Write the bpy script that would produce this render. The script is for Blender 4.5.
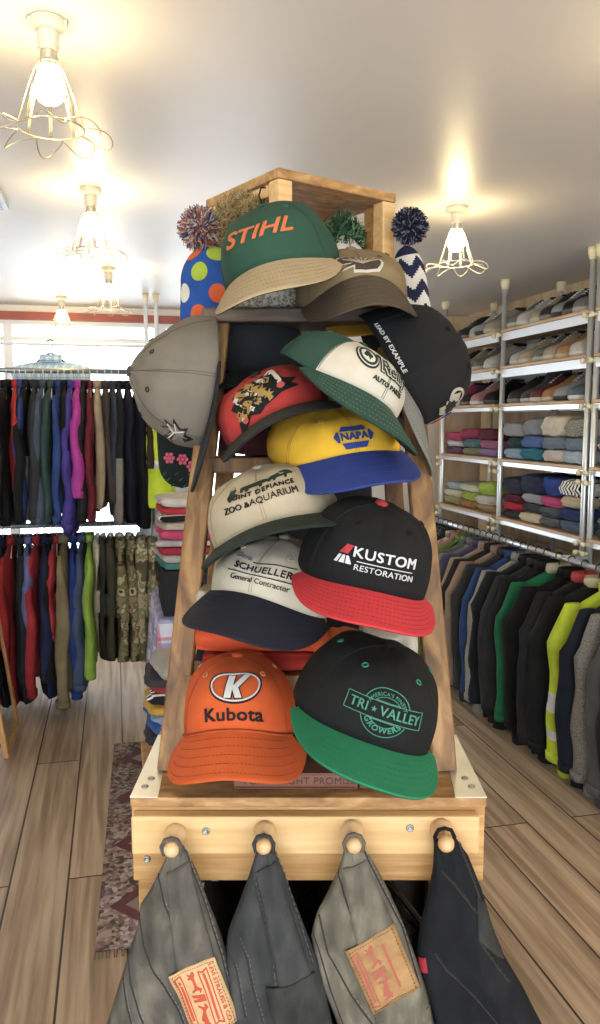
import bpy, bmesh, math, random
import numpy as np
from mathutils import Vector, Matrix, noise

for o in list(bpy.data.objects):
    bpy.data.objects.remove(o)
scene = bpy.context.scene
COL = scene.collection
R = math.radians
PI = math.pi

# ---------------------------------------------------------------- camera, world, exposure
YAW, PIT, CAMH, FPX = R(13), R(6.4), 1.5, 800.0
cam_d = bpy.data.cameras.new('camera')
cam_d.sensor_fit = 'VERTICAL'
cam_d.sensor_height = 36.0
cam_d.lens = 36.0 * FPX / 1024.0
cam_d.clip_start = 0.05
cam = bpy.data.objects.new('camera', cam_d)
COL.objects.link(cam)
cam.location = (0, 0, CAMH)
cam.rotation_euler = (R(90) - PIT, 0, -YAW)
scene.camera = cam
scene.view_settings.view_transform = 'Standard'
scene.view_settings.look = 'None'
scene.view_settings.gamma = 1
scene.view_settings.use_curve_mapping = False
scene.view_settings.exposure = 1.08

world = bpy.data.worlds.new('daylight')
scene.world = world
world.use_nodes = True
bg = world.node_tree.nodes['Background']
bg.inputs[0].default_value = (0.86, 0.93, 1.0, 1)
bg.inputs[1].default_value = 2.8

# ---------------------------------------------------------------- helpers
def setk(o, kind): o['kind'] = kind; return o
def tag(o, label, cat, group=None, kind=None):
    o['label'] = label; o['category'] = cat
    if group: o['group'] = group
    if kind: o['kind'] = kind
    return o
def thing(name, label, cat, loc=(0, 0, 0), rot=0, group=None):
    o = bpy.data.objects.new(name, None); COL.objects.link(o)
    o.empty_display_size = .05
    o.location = loc; o.rotation_euler = (0, 0, rot)
    return tag(o, label, cat, group)
def copy_thing(o, loc=None, rot=None, label=None, group=None):
    def cp(x, par):
        c = x.copy(); COL.objects.link(c)
        if par is not None: c.parent = par
        for ch in x.children: cp(ch, c)
        return c
    c = cp(o, None)
    if loc is not None: c.location = loc
    if rot is not None: c.rotation_euler = rot if hasattr(rot, '__len__') else (0, 0, rot)
    if label: c['label'] = label
    if group: c['group'] = group
    return c

class MB:
    def __init__(s): s.v = []; s.f = []; s.m = []
    def add(s, V, F, mi=0):
        b = len(s.v); s.v += [tuple(p) for p in V]
        for f in F: s.f.append([b + i for i in f]); s.m.append(mi)
    def box(s, x0, x1, y0, y1, z0, z1, mi=0, bev=0.0):
        if bev <= 0:
            V = [(x, y, z) for z in (z0, z1) for y in (y0, y1) for x in (x0, x1)]
            s.add(V, [(0, 2, 3, 1), (4, 5, 7, 6), (0, 1, 5, 4), (2, 6, 7, 3), (0, 4, 6, 2), (1, 3, 7, 5)], mi)
            return
        bm = bmesh.new()
        bmesh.ops.create_cube(bm, size=1)
        for v in bm.verts:
            v.co = Vector((x0 + (v.co.x + .5) * (x1 - x0), y0 + (v.co.y + .5) * (y1 - y0), z0 + (v.co.z + .5) * (z1 - z0)))
        bmesh.ops.bevel(bm, geom=list(bm.edges), offset=bev, segments=2, profile=.5, affect='EDGES')
        bm.verts.index_update()
        s.add([v.co for v in bm.verts], [[v.index for v in f.verts] for f in bm.faces], mi)
        bm.free()
    def tube(s, pts, r, n=8, mi=0, closed=False, cap=True, flat=1.0):
        pts = [Vector(p) for p in pts]; N = len(pts)
        rs = r if hasattr(r, '__len__') else [r] * N
        tang = []
        for i in range(N):
            a = pts[(i - 1) % N] if (closed or i > 0) else pts[i]
            b = pts[(i + 1) % N] if (closed or i < N - 1) else pts[i]
            t = b - a
            tang.append(t.normalized() if t.length > 1e-9 else Vector((0, 0, 1)))
        ref = Vector((0, 0, 1)) if abs(tang[0].z) < .9 else Vector((1, 0, 0))
        u = tang[0].cross(ref).normalized()
        V = []; F = []
        for i in range(N):
            u = (u - tang[i] * u.dot(tang[i]))
            if u.length < 1e-6: u = tang[i].orthogonal()
            u.normalize(); w = tang[i].cross(u)
            for k in range(n):
                a = 2 * PI * k / n
                V.append(pts[i] + (u * math.cos(a) + w * math.sin(a) * flat) * rs[i])
        L = N if closed else N - 1
        for i in range(L):
            for k in range(n):
                a = i * n + k; b = i * n + (k + 1) % n
                c = ((i + 1) % N) * n + (k + 1) % n; d = ((i + 1) % N) * n + k
                F.append((a, d, c, b))
        if cap and not closed:
            F.append(tuple(range(n))); F.append(tuple(reversed(range((N - 1) * n, N * n))))
        s.add(V, F, mi)
    def lathe(s, prof, n=24, mi=0, M=None):
        V = []; F = []
        for (r, z) in prof:
            for k in range(n):
                a = 2 * PI * k / n
                p = Vector((r * math.cos(a), r * math.sin(a), z))
                V.append(M @ p if M else p)
        P = len(prof)
        for i in range(P - 1):
            for k in range(n):
                a = i * n + k; b = i * n + (k + 1) % n
                F.append((a, b, b + n, a + n))
        F.append(tuple(reversed(range(n)))); F.append(tuple(range((P - 1) * n, P * n)))
        s.add(V, F, mi)
    def loft(s, rings, mi=0, closed=True, cap=True):
        n = len(rings[0]); V = [p for r in rings for p in r]; F = []
        for i in range(len(rings) - 1):
            for k in range(n if closed else n - 1):
                a = i * n + k; b = i * n + (k + 1) % n
                F.append((a, b, b + n, a + n))
        if cap:
            F.append(tuple(reversed(range(n)))); F.append(tuple(range((len(rings) - 1) * n, len(rings) * n)))
        s.add(V, F, mi)
    def build(s, name, mats, parent=None, smooth=True, angle=None):
        me = bpy.data.meshes.new(name)
        me.from_pydata(s.v, [], s.f)
        for m in (mats if isinstance(mats, (list, tuple)) else [mats]): me.materials.append(m)
        me.polygons.foreach_set('material_index', s.m)
        me.polygons.foreach_set('use_smooth', [smooth] * len(s.f))
        me.update()
        bm = bmesh.new(); bm.from_mesh(me)
        bmesh.ops.recalc_face_normals(bm, faces=bm.faces)
        if smooth and angle:
            for e in bm.edges:
                if len(e.link_faces) == 2 and e.calc_face_angle(0) > R(angle): e.smooth = False
        bm.to_mesh(me); bm.free()
        o = bpy.data.objects.new(name, me); COL.objects.link(o)
        if parent is not None: o.parent = parent
        return o

# ---------------------------------------------------------------- materials
def srgb(c):
    if isinstance(c, str):
        c = [int(c[i:i + 2], 16) / 255 for i in (0, 2, 4)]
    return tuple(((x / 12.92) if x <= .04045 else ((x + .055) / 1.055) ** 2.4) for x in c) + (1,)
def mat(name, col, rough=.6, metal=0., bump=0., bscale=200., var=0., vscale=6., emis=0., spec=.5, coords='Object', stretch=None, alpha=None, trans=0.):
    m = bpy.data.materials.new(name); m.use_nodes = True
    nt = m.node_tree; b = nt.nodes['Principled BSDF']
    c = srgb(col)
    b.inputs['Base Color'].default_value = c
    b.inputs['Roughness'].default_value = rough
    b.inputs['Metallic'].default_value = metal
    b.inputs['Specular IOR Level'].default_value = spec
    if trans: b.inputs['Transmission Weight'].default_value = trans
    if emis:
        b.inputs['Emission Color'].default_value = c; b.inputs['Emission Strength'].default_value = emis
    tc = None
    def coord():
        nonlocal tc
        if tc is None:
            t = nt.nodes.new('ShaderNodeTexCoord'); mp = nt.nodes.new('ShaderNodeMapping')
            if stretch: mp.inputs['Scale'].default_value = stretch
            nt.links.new(t.outputs[coords], mp.inputs[0]); tc = mp.outputs[0]
        return tc
    if bump:
        n = nt.nodes.new('ShaderNodeTexNoise'); n.inputs['Scale'].default_value = bscale; n.inputs['Detail'].default_value = 3
        nt.links.new(coord(), n.inputs['Vector'])
        bp = nt.nodes.new('ShaderNodeBump'); bp.inputs['Strength'].default_value = bump; bp.inputs['Distance'].default_value = .002
        nt.links.new(n.outputs[0], bp.inputs['Height']); nt.links.new(bp.outputs[0], b.inputs['Normal'])
    if var:
        n = nt.nodes.new('ShaderNodeTexNoise'); n.inputs['Scale'].default_value = vscale; n.inputs['Detail'].default_value = 5
        nt.links.new(coord(), n.inputs['Vector'])
        cr = nt.nodes.new('ShaderNodeValToRGB')
        cr.color_ramp.elements[0].position = .3; cr.color_ramp.elements[1].position = .7
        cr.color_ramp.elements[0].color = tuple(x * (1 - var) for x in c[:3]) + (1,)
        cr.color_ramp.elements[1].color = tuple(min(1, x * (1 + var) + .01 * var) for x in c[:3]) + (1,)
        nt.links.new(n.outputs[0], cr.inputs[0]); nt.links.new(cr.outputs[0], b.inputs['Base Color'])
    return m
_fab = {}
ALB = .70
def dim(col, k=None):
    k = k or ALB; c = [int(col[i:i + 2], 16) / 255 for i in (0, 2, 4)]; l = [(x / 12.92) if x <= .04045 else ((x + .055) / 1.055) ** 2.4 for x in c]
    g = sum(l) / 3; l = [(x * .92 + g * .08) * k for x in l]
    return [x * 12.92 if x <= .0031308 else 1.055 * x ** (1 / 2.4) - .055 for x in l]
def fabric(col, rough=.9, bump=.35, bscale=900., var=.12, vscale=30.):
    k = (col, rough, bump, bscale, var, vscale)
    if k not in _fab: _fab[k] = mat('fabric_' + col, dim(col), rough, bump=bump, bscale=bscale, var=var, vscale=vscale, spec=.25)
    return _fab[k]
def ramp_mat(name, stops, kind='noise', scale=5., rough=.9, stretch=None, detail=2., const=True, bump=0., coords='Object', rot=None, spec=.25, distort=0.):
    m = bpy.data.materials.new(name); m.use_nodes = True
    nt = m.node_tree; b = nt.nodes['Principled BSDF']; b.inputs['Roughness'].default_value = rough
    b.inputs['Specular IOR Level'].default_value = spec
    t = nt.nodes.new('ShaderNodeTexCoord'); mp = nt.nodes.new('ShaderNodeMapping')
    nt.links.new(t.outputs[coords], mp.inputs[0])
    if stretch: mp.inputs['Scale'].default_value = stretch
    if rot: mp.inputs['Rotation'].default_value = rot
    if kind == 'noise':
        n = nt.nodes.new('ShaderNodeTexNoise'); n.inputs['Scale'].default_value = scale; n.inputs['Detail'].default_value = detail
        n.inputs['Distortion'].default_value = distort
    elif kind == 'wave':
        n = nt.nodes.new('ShaderNodeTexWave'); n.inputs['Scale'].default_value = scale; n.inputs['Distortion'].default_value = distort
        n.inputs['Detail'].default_value = detail
    else:
        n = nt.nodes.new('ShaderNodeTexVoronoi'); n.inputs['Scale'].default_value = scale
    nt.links.new(mp.outputs[0], n.inputs['Vector'])
    cr = nt.nodes.new('ShaderNodeValToRGB')
    if const: cr.color_ramp.interpolation = 'CONSTANT'
    el = cr.color_ramp.elements
    while len(el) < len(stops): el.new(.5)
    for e, (p, c) in zip(el, stops): e.position = p; e.color = srgb(c)
    out = n.outputs['Distance'] if kind == 'voronoi' else n.outputs[0] if kind != 'wave' else n.outputs['Fac']
    if kind == 'voronoi_cell': out = n.outputs['Color']
    nt.links.new(out, cr.inputs[0]); nt.links.new(cr.outputs[0], b.inputs['Base Color'])
    if bump:
        bp = nt.nodes.new('ShaderNodeBump'); bp.inputs['Strength'].default_value = bump; bp.inputs['Distance'].default_value = .003
        nt.links.new(out, bp.inputs['Height']); nt.links.new(bp.outputs[0], b.inputs['Normal'])
    return m
def wood(name, c1, c2, c3, stretch=(1, 12, 12), scale=6., rough=.6, bump=.25, spots=True):
    """long grain: noise squeezed across the grain, plus knots and scuffs"""
    m = bpy.data.materials.new(name); m.use_nodes = True
    nt = m.node_tree; b = nt.nodes['Principled BSDF']; b.inputs['Roughness'].default_value = rough
    t = nt.nodes.new('ShaderNodeTexCoord'); mp = nt.nodes.new('ShaderNodeMapping'); mp.inputs['Scale'].default_value = stretch
    nt.links.new(t.outputs['Object'], mp.inputs[0])
    n = nt.nodes.new('ShaderNodeTexNoise'); n.inputs['Scale'].default_value = scale; n.inputs['Detail'].default_value = 6; n.inputs['Distortion'].default_value = .6
    nt.links.new(mp.outputs[0], n.inputs['Vector'])
    cr = nt.nodes.new('ShaderNodeValToRGB'); el = cr.color_ramp.elements; el.new(.5)
    for e, (p, c) in zip(el, ((.3, c1), (.52, c2), (.72, c3))): e.position = p; e.color = srgb(dim(c, .80))
    nt.links.new(n.outputs[0], cr.inputs[0])
    out = cr.outputs[0]
    if spots:
        v = nt.nodes.new('ShaderNodeTexNoise'); v.inputs['Scale'].default_value = 14; v.inputs['Detail'].default_value = 4
        nt.links.new(t.outputs['Object'], v.inputs['Vector'])
        r2 = nt.nodes.new('ShaderNodeValToRGB'); r2.color_ramp.elements[0].position = .62; r2.color_ramp.elements[1].position = .72
        nt.links.new(v.outputs[0], r2.inputs[0])
        mx = nt.nodes.new('ShaderNodeMixRGB'); mx.inputs[2].default_value = srgb(c1)
        ml = nt.nodes.new('ShaderNodeMath'); ml.operation = 'MULTIPLY'; ml.inputs[1].default_value = .55
        nt.links.new(r2.outputs[0], ml.inputs[0]); nt.links.new(ml.outputs[0], mx.inputs[0]); nt.links.new(out, mx.inputs[1])
        out = mx.outputs[0]
    nt.links.new(out, b.inputs['Base Color'])
    bp = nt.nodes.new('ShaderNodeBump'); bp.inputs['Strength'].default_value = bump; bp.inputs['Distance'].default_value = .002
    nt.links.new(n.outputs[0], bp.inputs['Height']); nt.links.new(bp.outputs[0], b.inputs['Normal'])
    return m

def floor_mat():
    m = bpy.data.materials.new('floor_planks'); m.use_nodes = True
    nt = m.node_tree; b = nt.nodes['Principled BSDF']; b.inputs['Roughness'].default_value = .6
    t = nt.nodes.new('ShaderNodeTexCoord')
    rot = nt.nodes.new('ShaderNodeMapping'); rot.inputs['Rotation'].default_value = (0, 0, R(90))
    nt.links.new(t.outputs['Object'], rot.inputs[0])
    br = nt.nodes.new('ShaderNodeTexBrick'); br.inputs['Scale'].default_value = 1
    br.inputs['Brick Width'].default_value = 2.6; br.inputs['Row Height'].default_value = .185
    br.inputs['Mortar Size'].default_value = .0035; br.inputs['Mortar Smooth'].default_value = .1; br.offset = .37
    br.inputs['Color1'].default_value = (1, 1, 1, 1); br.inputs['Color2'].default_value = (.0, .0, .0, 1); br.inputs['Mortar'].default_value = (.5, .5, .5, 1)
    nt.links.new(rot.outputs[0], br.inputs['Vector'])
    # per-plank shift of the grain
    mp = nt.nodes.new('ShaderNodeMapping'); mp.inputs['Scale'].default_value = (22, .9, 1)
    nt.links.new(t.outputs['Object'], mp.inputs[0])
    sh = nt.nodes.new('ShaderNodeVectorMath'); sh.operation = 'MULTIPLY_ADD'
    nt.links.new(br.outputs['Color'], sh.inputs[0]); sh.inputs[1].default_value = (7, 23, 11); nt.links.new(mp.outputs[0], sh.inputs[2])
    n = nt.nodes.new('ShaderNodeTexNoise'); n.inputs['Scale'].default_value = 1.6; n.inputs['Detail'].default_value = 8; n.inputs['Distortion'].default_value = .5
    nt.links.new(sh.outputs[0], n.inputs['Vector'])
    cr = nt.nodes.new('ShaderNodeValToRGB'); el = cr.color_ramp.elements; el.new(.5); el.new(.6)
    for e, (p, c) in zip(el, ((.28, '866f58'), (.47, 'a89077'), (.56, 'b9a287'), (.72, 'c9b499'))): e.position = p; e.color = srgb(c)
    nt.links.new(n.outputs[0], cr.inputs[0])
    # plank tone
    mx = nt.nodes.new('ShaderNodeMixRGB'); mx.blend_type = 'MULTIPLY'; mx.inputs[0].default_value = .22
    nt.links.new(cr.outputs[0], mx.inputs[1]); nt.links.new(br.outputs['Color'], mx.inputs[2])
    # knots
    v = nt.nodes.new('ShaderNodeTexVoronoi'); v.inputs['Scale'].default_value = 1
    mk = nt.nodes.new('ShaderNodeMapping'); mk.inputs['Scale'].default_value = (5.0, 1.6, 1)
    nt.links.new(t.outputs['Object'], mk.inputs[0]); nt.links.new(mk.outputs[0], v.inputs['Vector'])
    kr = nt.nodes.new('ShaderNodeValToRGB'); kr.color_ramp.elements[0].position = .045; kr.color_ramp.elements[0].color = (1, 1, 1, 1)
    kr.color_ramp.elements[1].position = .1; kr.color_ramp.elements[1].color = (0, 0, 0, 1)
    nt.links.new(v.outputs['Distance'], kr.inputs[0])
    mk2 = nt.nodes.new('ShaderNodeMixRGB'); mk2.inputs[2].default_value = srgb('4a3626')
    nt.links.new(kr.outputs[0], mk2.inputs[0]); nt.links.new(mx.outputs[0], mk2.inputs[1])
    # gaps between planks
    mg = nt.nodes.new('ShaderNodeMixRGB'); mg.inputs[2].default_value = srgb('2e241c')
    nt.links.new(br.outputs['Fac'], mg.inputs[0]); nt.links.new(mk2.outputs[0], mg.inputs[1])
    nt.links.new(mg.outputs[0], b.inputs['Base Color'])
    bp = nt.nodes.new('ShaderNodeBump'); bp.inputs['Strength'].default_value = .3; bp.inputs['Distance'].default_value = .004
    nt.links.new(n.outputs[0], bp.inputs['Height']); nt.links.new(bp.outputs[0], b.inputs['Normal'])
    return m

def plaid(name, base, c2, c3, sc=9., wide=.35):
    """woven check: two sets of bands crossing"""
    m = bpy.data.materials.new(name); m.use_nodes = True
    nt = m.node_tree; b = nt.nodes['Principled BSDF']; b.inputs['Roughness'].default_value = .9
    t = nt.nodes.new('ShaderNodeTexCoord'); sp = nt.nodes.new('ShaderNodeSeparateXYZ')
    nt.links.new(t.outputs['Object'], sp.inputs[0])
    def band(sock, mul, add, width):
        a = nt.nodes.new('ShaderNodeMath'); a.operation = 'MULTIPLY_ADD'; a.inputs[1].default_value = mul; a.inputs[2].default_value = add
        nt.links.new(sock, a.inputs[0])
        f = nt.nodes.new('ShaderNodeMath'); f.operation = 'FRACT'; nt.links.new(a.outputs[0], f.inputs[0])
        l = nt.nodes.new('ShaderNodeMath'); l.operation = 'LESS_THAN'; l.inputs[1].default_value = width; nt.links.new(f.outputs[0], l.inputs[0])
        h = nt.nodes.new('ShaderNodeMath'); h.operation = 'MULTIPLY'; h.inputs[1].default_value = .6; nt.links.new(l.outputs[0], h.inputs[0])
        return h.outputs[0]
    ad = nt.nodes.new('ShaderNodeMath'); ad.operation = 'ADD'; nt.links.new(sp.outputs[0], ad.inputs[0]); nt.links.new(sp.outputs[1], ad.inputs[1])
    cur = None
    for sock, add, w, c in ((ad.outputs[0], 0, wide, c2), (sp.outputs[2], 0, wide, c2), (ad.outputs[0], .5, .1, c3), (sp.outputs[2], .5, .1, c3)):
        mx = nt.nodes.new('ShaderNodeMixRGB'); nt.links.new(band(sock, sc, add, w), mx.inputs[0])
        if cur is None: mx.inputs[1].default_value = srgb(base)
        else: nt.links.new(cur, mx.inputs[1])
        mx.inputs[2].default_value = srgb(c); cur = mx.outputs[0]
    nt.links.new(cur, b.inputs['Base Color'])
    return m

# display frame: x to the right of the camera, y straight ahead, both level
def DP(x, y, z): return (x * math.cos(YAW) + y * math.sin(YAW), -x * math.sin(YAW) + y * math.cos(YAW), z)
def PX(px, py, yd):
    """point at distance yd ahead that the photograph shows at (px, py), in the display frame"""
    a = (px - 300) / FPX; b = (py - 512) / FPX
    f = math.cos(PIT) - b * math.sin(PIT); t = yd / f
    return Vector((a * t, yd, CAMH + t * (-math.sin(PIT) - b * math.cos(PIT))))
# ================================================================ SETTING
CEIL = 2.3
XL, XR, Y0, Y1 = -3.2, 2.62, -2.2, 5.9
def struct(name, mb, m, smooth=False):
    o = mb.build(name, m, None, smooth); o['kind'] = 'structure'; return o
M_ceil = mat('ceiling_paint', 'd6d2cc', .42, bump=.12, bscale=7., var=.03, vscale=1.5)
M_wallw = mat('white_wall_paint', 'e6e2da', .7, bump=.1, bscale=60)
M_ply = wood('larch_wall_boards', 'cfa87c', 'e6c8a0', 'f0d8b4', (3, 3, 1), 4, .6)
M_beam = mat('red_brown_beam', '9a4a3c', .5, var=.15, vscale=8)
M_frame = mat('white_window_frame', 'eceeee', .4)
M_glass = mat('window_glass', 'ffffff', .02, trans=1., spec=.3)
b = MB(); b.box(XL, XR + .1, Y0, Y1 + .1, -.1, 0); struct('floor', b, floor_mat())
b = MB(); b.box(XL, XR + .1, Y0, Y1 + .1, CEIL, CEIL + .1); struct('ceiling', b, M_ceil)
# plank seams of the right wall are real gaps between boards
b = MB(); b.box(XR + .012, XR + .1, Y0, Y1 + .1, 0, CEIL)
b2 = MB(); z = 0.0
while z < CEIL - .01:
    b2.box(XR, XR + .012, Y0, Y1, z, min(z + .145, CEIL)); z += .148
struct('wall_right', b, M_ply)
struct('trim_1', b2, M_ply)
b = MB(); b.box(XL - .1, XL, Y0, Y1 + .1, 0, CEIL); struct('wall_left', b, M_wallw)
# back wall: low sill wall, piers, header, a wide window band
WZ0, WZ1 = .55, 2.12
b = MB()
b.box(XL, XR, Y1, Y1 + .1, 0, WZ0); b.box(XL, XR, Y1, Y1 + .1, 2.2, CEIL)
b.box(1.25, XR, Y1, Y1 + .1, WZ0, 2.2)
b.box(XL, XL + .3, Y1, Y1 + .1, WZ0, 2.2)
struct('wall_back', b, M_wallw)
b = MB(); b.box(XL, 1.25, Y1 - .05, Y1 + .02, 2.2, 2.25); struct('trim_2', b, M_beam)
nwin = 0
xs = [XL + .3, -1.8, -.7, .35, 1.25]
for i in range(4):
    x0, x1 = xs[i], xs[i + 1]
    b = MB(); w = .03
    b.box(x0, x1, Y1 + .01, Y1 + .07, WZ0, WZ0 + w); b.box(x0, x1, Y1 + .01, Y1 + .07, 2.2 - w, 2.2)
    b.box(x0, x0 + w, Y1 + .01, Y1 + .07, WZ0 + w, 2.2 - w); b.box(x1 - w, x1, Y1 + .01, Y1 + .07, WZ0 + w, 2.2 - w)
    b.box(x0 + w, x1 - w, Y1 + .01, Y1 + .07, 2.06, 2.06 + w)
    o = struct('window_%d' % (i + 1), b, M_frame)
    g = MB(); g.box(x0 + w, x1 - w, Y1 + .035, Y1 + .041, WZ0 + w, 2.2 - w); g.build('pane', M_glass, o, False)

# ================================================================ LAMPS
M_porc = mat('cream_porcelain', 'd9d2bc', .35)
M_wire = mat('lamp_wire', 'b9a98c', .35, metal=.7)
M_wirew = mat('cream_painted_wire', 'efe6cc', .4)
M_bulb = mat('lit_bulb', 'ffffff', .3)
_b = M_bulb.node_tree.nodes['Principled BSDF']
_b.inputs['Emission Color'].default_value = (1, .78, .42, 1); _b.inputs['Emission Strength'].default_value = 56.0
M_brass = mat('bulb_cap_metal', 'c9c4b8', .3, metal=.8)
def make_lamp(label, wire):
    t = thing('ceiling_lamp', label, 'lamp', (0, 0, CEIL), 0, 'wire cage ceiling lamps')
    m = MB(); m.lathe([(0, 0), (.034, 0), (.036, -.004), (.036, -.018), (.030, -.022), (.022, -.024), (.021, -.055), (.0195, -.06), (0, -.06)])
    m.box(-.038, -.022, -.012, .012, -.02, -.001); m.box(.022, .038, -.012, .012, -.02, -.001)
    m.build('base', M_porc, t, angle=40)
    m = MB(); m.lathe([(0, -.058), (.0165, -.058), (.0175, -.075), (.0165, -.082), (.018, -.086), (.016, -.09), (0, -.09)]); m.build('bulb_cap', M_brass, t, angle=40)
    m = MB(); m.lathe([(0, -.088), (.013, -.088), (.018, -.096), (.026, -.11), (.031, -.125), (.031, -.137), (.026, -.15), (.016, -.159), (0, -.162)], 24); m.build('bulb', M_bulb, t)
    m = MB()
    rt, rb, zt, zb_ = .021, .066, -.082, -.208
    m.tube([(rt * math.cos(a), rt * math.sin(a), zt) for a in np.linspace(0, 2 * PI, 24, endpoint=False)], .0022, 6, closed=True)
    m.tube([(rt * 1.2 * math.cos(a), rt * 1.2 * math.sin(a), zt - .008) for a in np.linspace(0, 2 * PI, 24, endpoint=False)], .0014, 6, closed=True)
    m.tube([(rb * math.cos(a), rb * math.sin(a), zb_) for a in np.linspace(0, 2 * PI, 40, endpoint=False)], .0015, 6, closed=True)
    for k in range(8):
        a = 2 * PI * k / 8 + .1
        pts = []
        for s in np.linspace(0, 1, 8):
            r = rt + (rb - rt) * (s ** .8); pts.append((r * math.cos(a), r * math.sin(a), zt + (zb_ - zt) * s))
        m.tube(pts, .0016, 6)
        m.tube([(p[0] * 1.0 + .004 * math.sin(a), p[1] - .004 * math.cos(a), p[2]) for p in pts[3:]], .0012, 5)
    m.build('cage', wire, t)
    m = MB()
    for k in range(8):
        a0 = 2 * PI * k / 8 + .1 - .42; a1 = 2 * PI * k / 8 + .1 + .42
        p0 = Vector((rb * math.cos(a0), rb * math.sin(a0), zb_)); p1 = Vector((rb * math.cos(a1), rb * math.sin(a1), zb_))
        am = (a0 + a1) / 2; pts = []
        for s in np.linspace(0, 1, 17):
            q = p0.lerp(p1, .5 - .5 * math.cos(s * PI)); bulge = math.sin(s * PI)
            q = q + Vector((math.cos(am), math.sin(am), 0)) * (.062 * bulge ** .8) + Vector((0, 0, -.018 * bulge + .01 * math.sin(2 * PI * s)))
            pts.append(q)
        m.tube(pts, .0013, 5)
    m.build('petal_wires', wire, t)
    return t
lamp0 = make_lamp('largest bare-bulb ceiling lamp with petal wire cage, at top left of the room', M_wire)
lamp0.location = (-.11, 1.77, CEIL)
for (x, y, lb) in ((-.06, 2.95, 'middle lamp of the left row, wire cage over a lit bulb'),
                   (-.01, 4.40, 'small caged ceiling lamp above the left clothes rack, near the window'),
                   (-.31, 5.45, 'farthest tiny ceiling lamp, right in front of the window beam')):
    copy_thing(lamp0, (x, y, CEIL), .3 * y, lb)
lr = make_lamp('cream-wired caged ceiling lamp on the right, beside the shoe shelves', M_wirew); lr.location = (1.27, 2.89, CEIL)
# unseen lamps added around the camera to light the caps from front and above
for (x, y, lb) in ((-.15, .45, 'added caged ceiling lamp, out of view behind the photographer on the left'), (1.25, 1.45, 'added caged ceiling lamp, out of view beside the photographer on the right'),
                   (1.2, .0, 'added caged ceiling lamp, out of view behind the photographer on the right'), (.35, -.6, 'added caged ceiling lamp, out of view behind the photographer in the middle')):
    copy_thing(lr, (x, y, CEIL), .5 * y, lb)
# corner of a ceiling panel at the left picture edge
M_panel = mat('pale_grey_metal', 'aebccb', .4, metal=.3)
b = MB(); b.box(-.30, 0, 0, .22, -.02, 0, bev=.004); b.box(-.28, -.02, .02, .20, -.026, -.02)
o = b.build('ceiling_hatch', M_panel, None, False); o.location = (-.36, 3.02, CEIL)
tag(o, 'pale metal hatch panel fixed flat on the ceiling at far left', 'panel')

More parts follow.
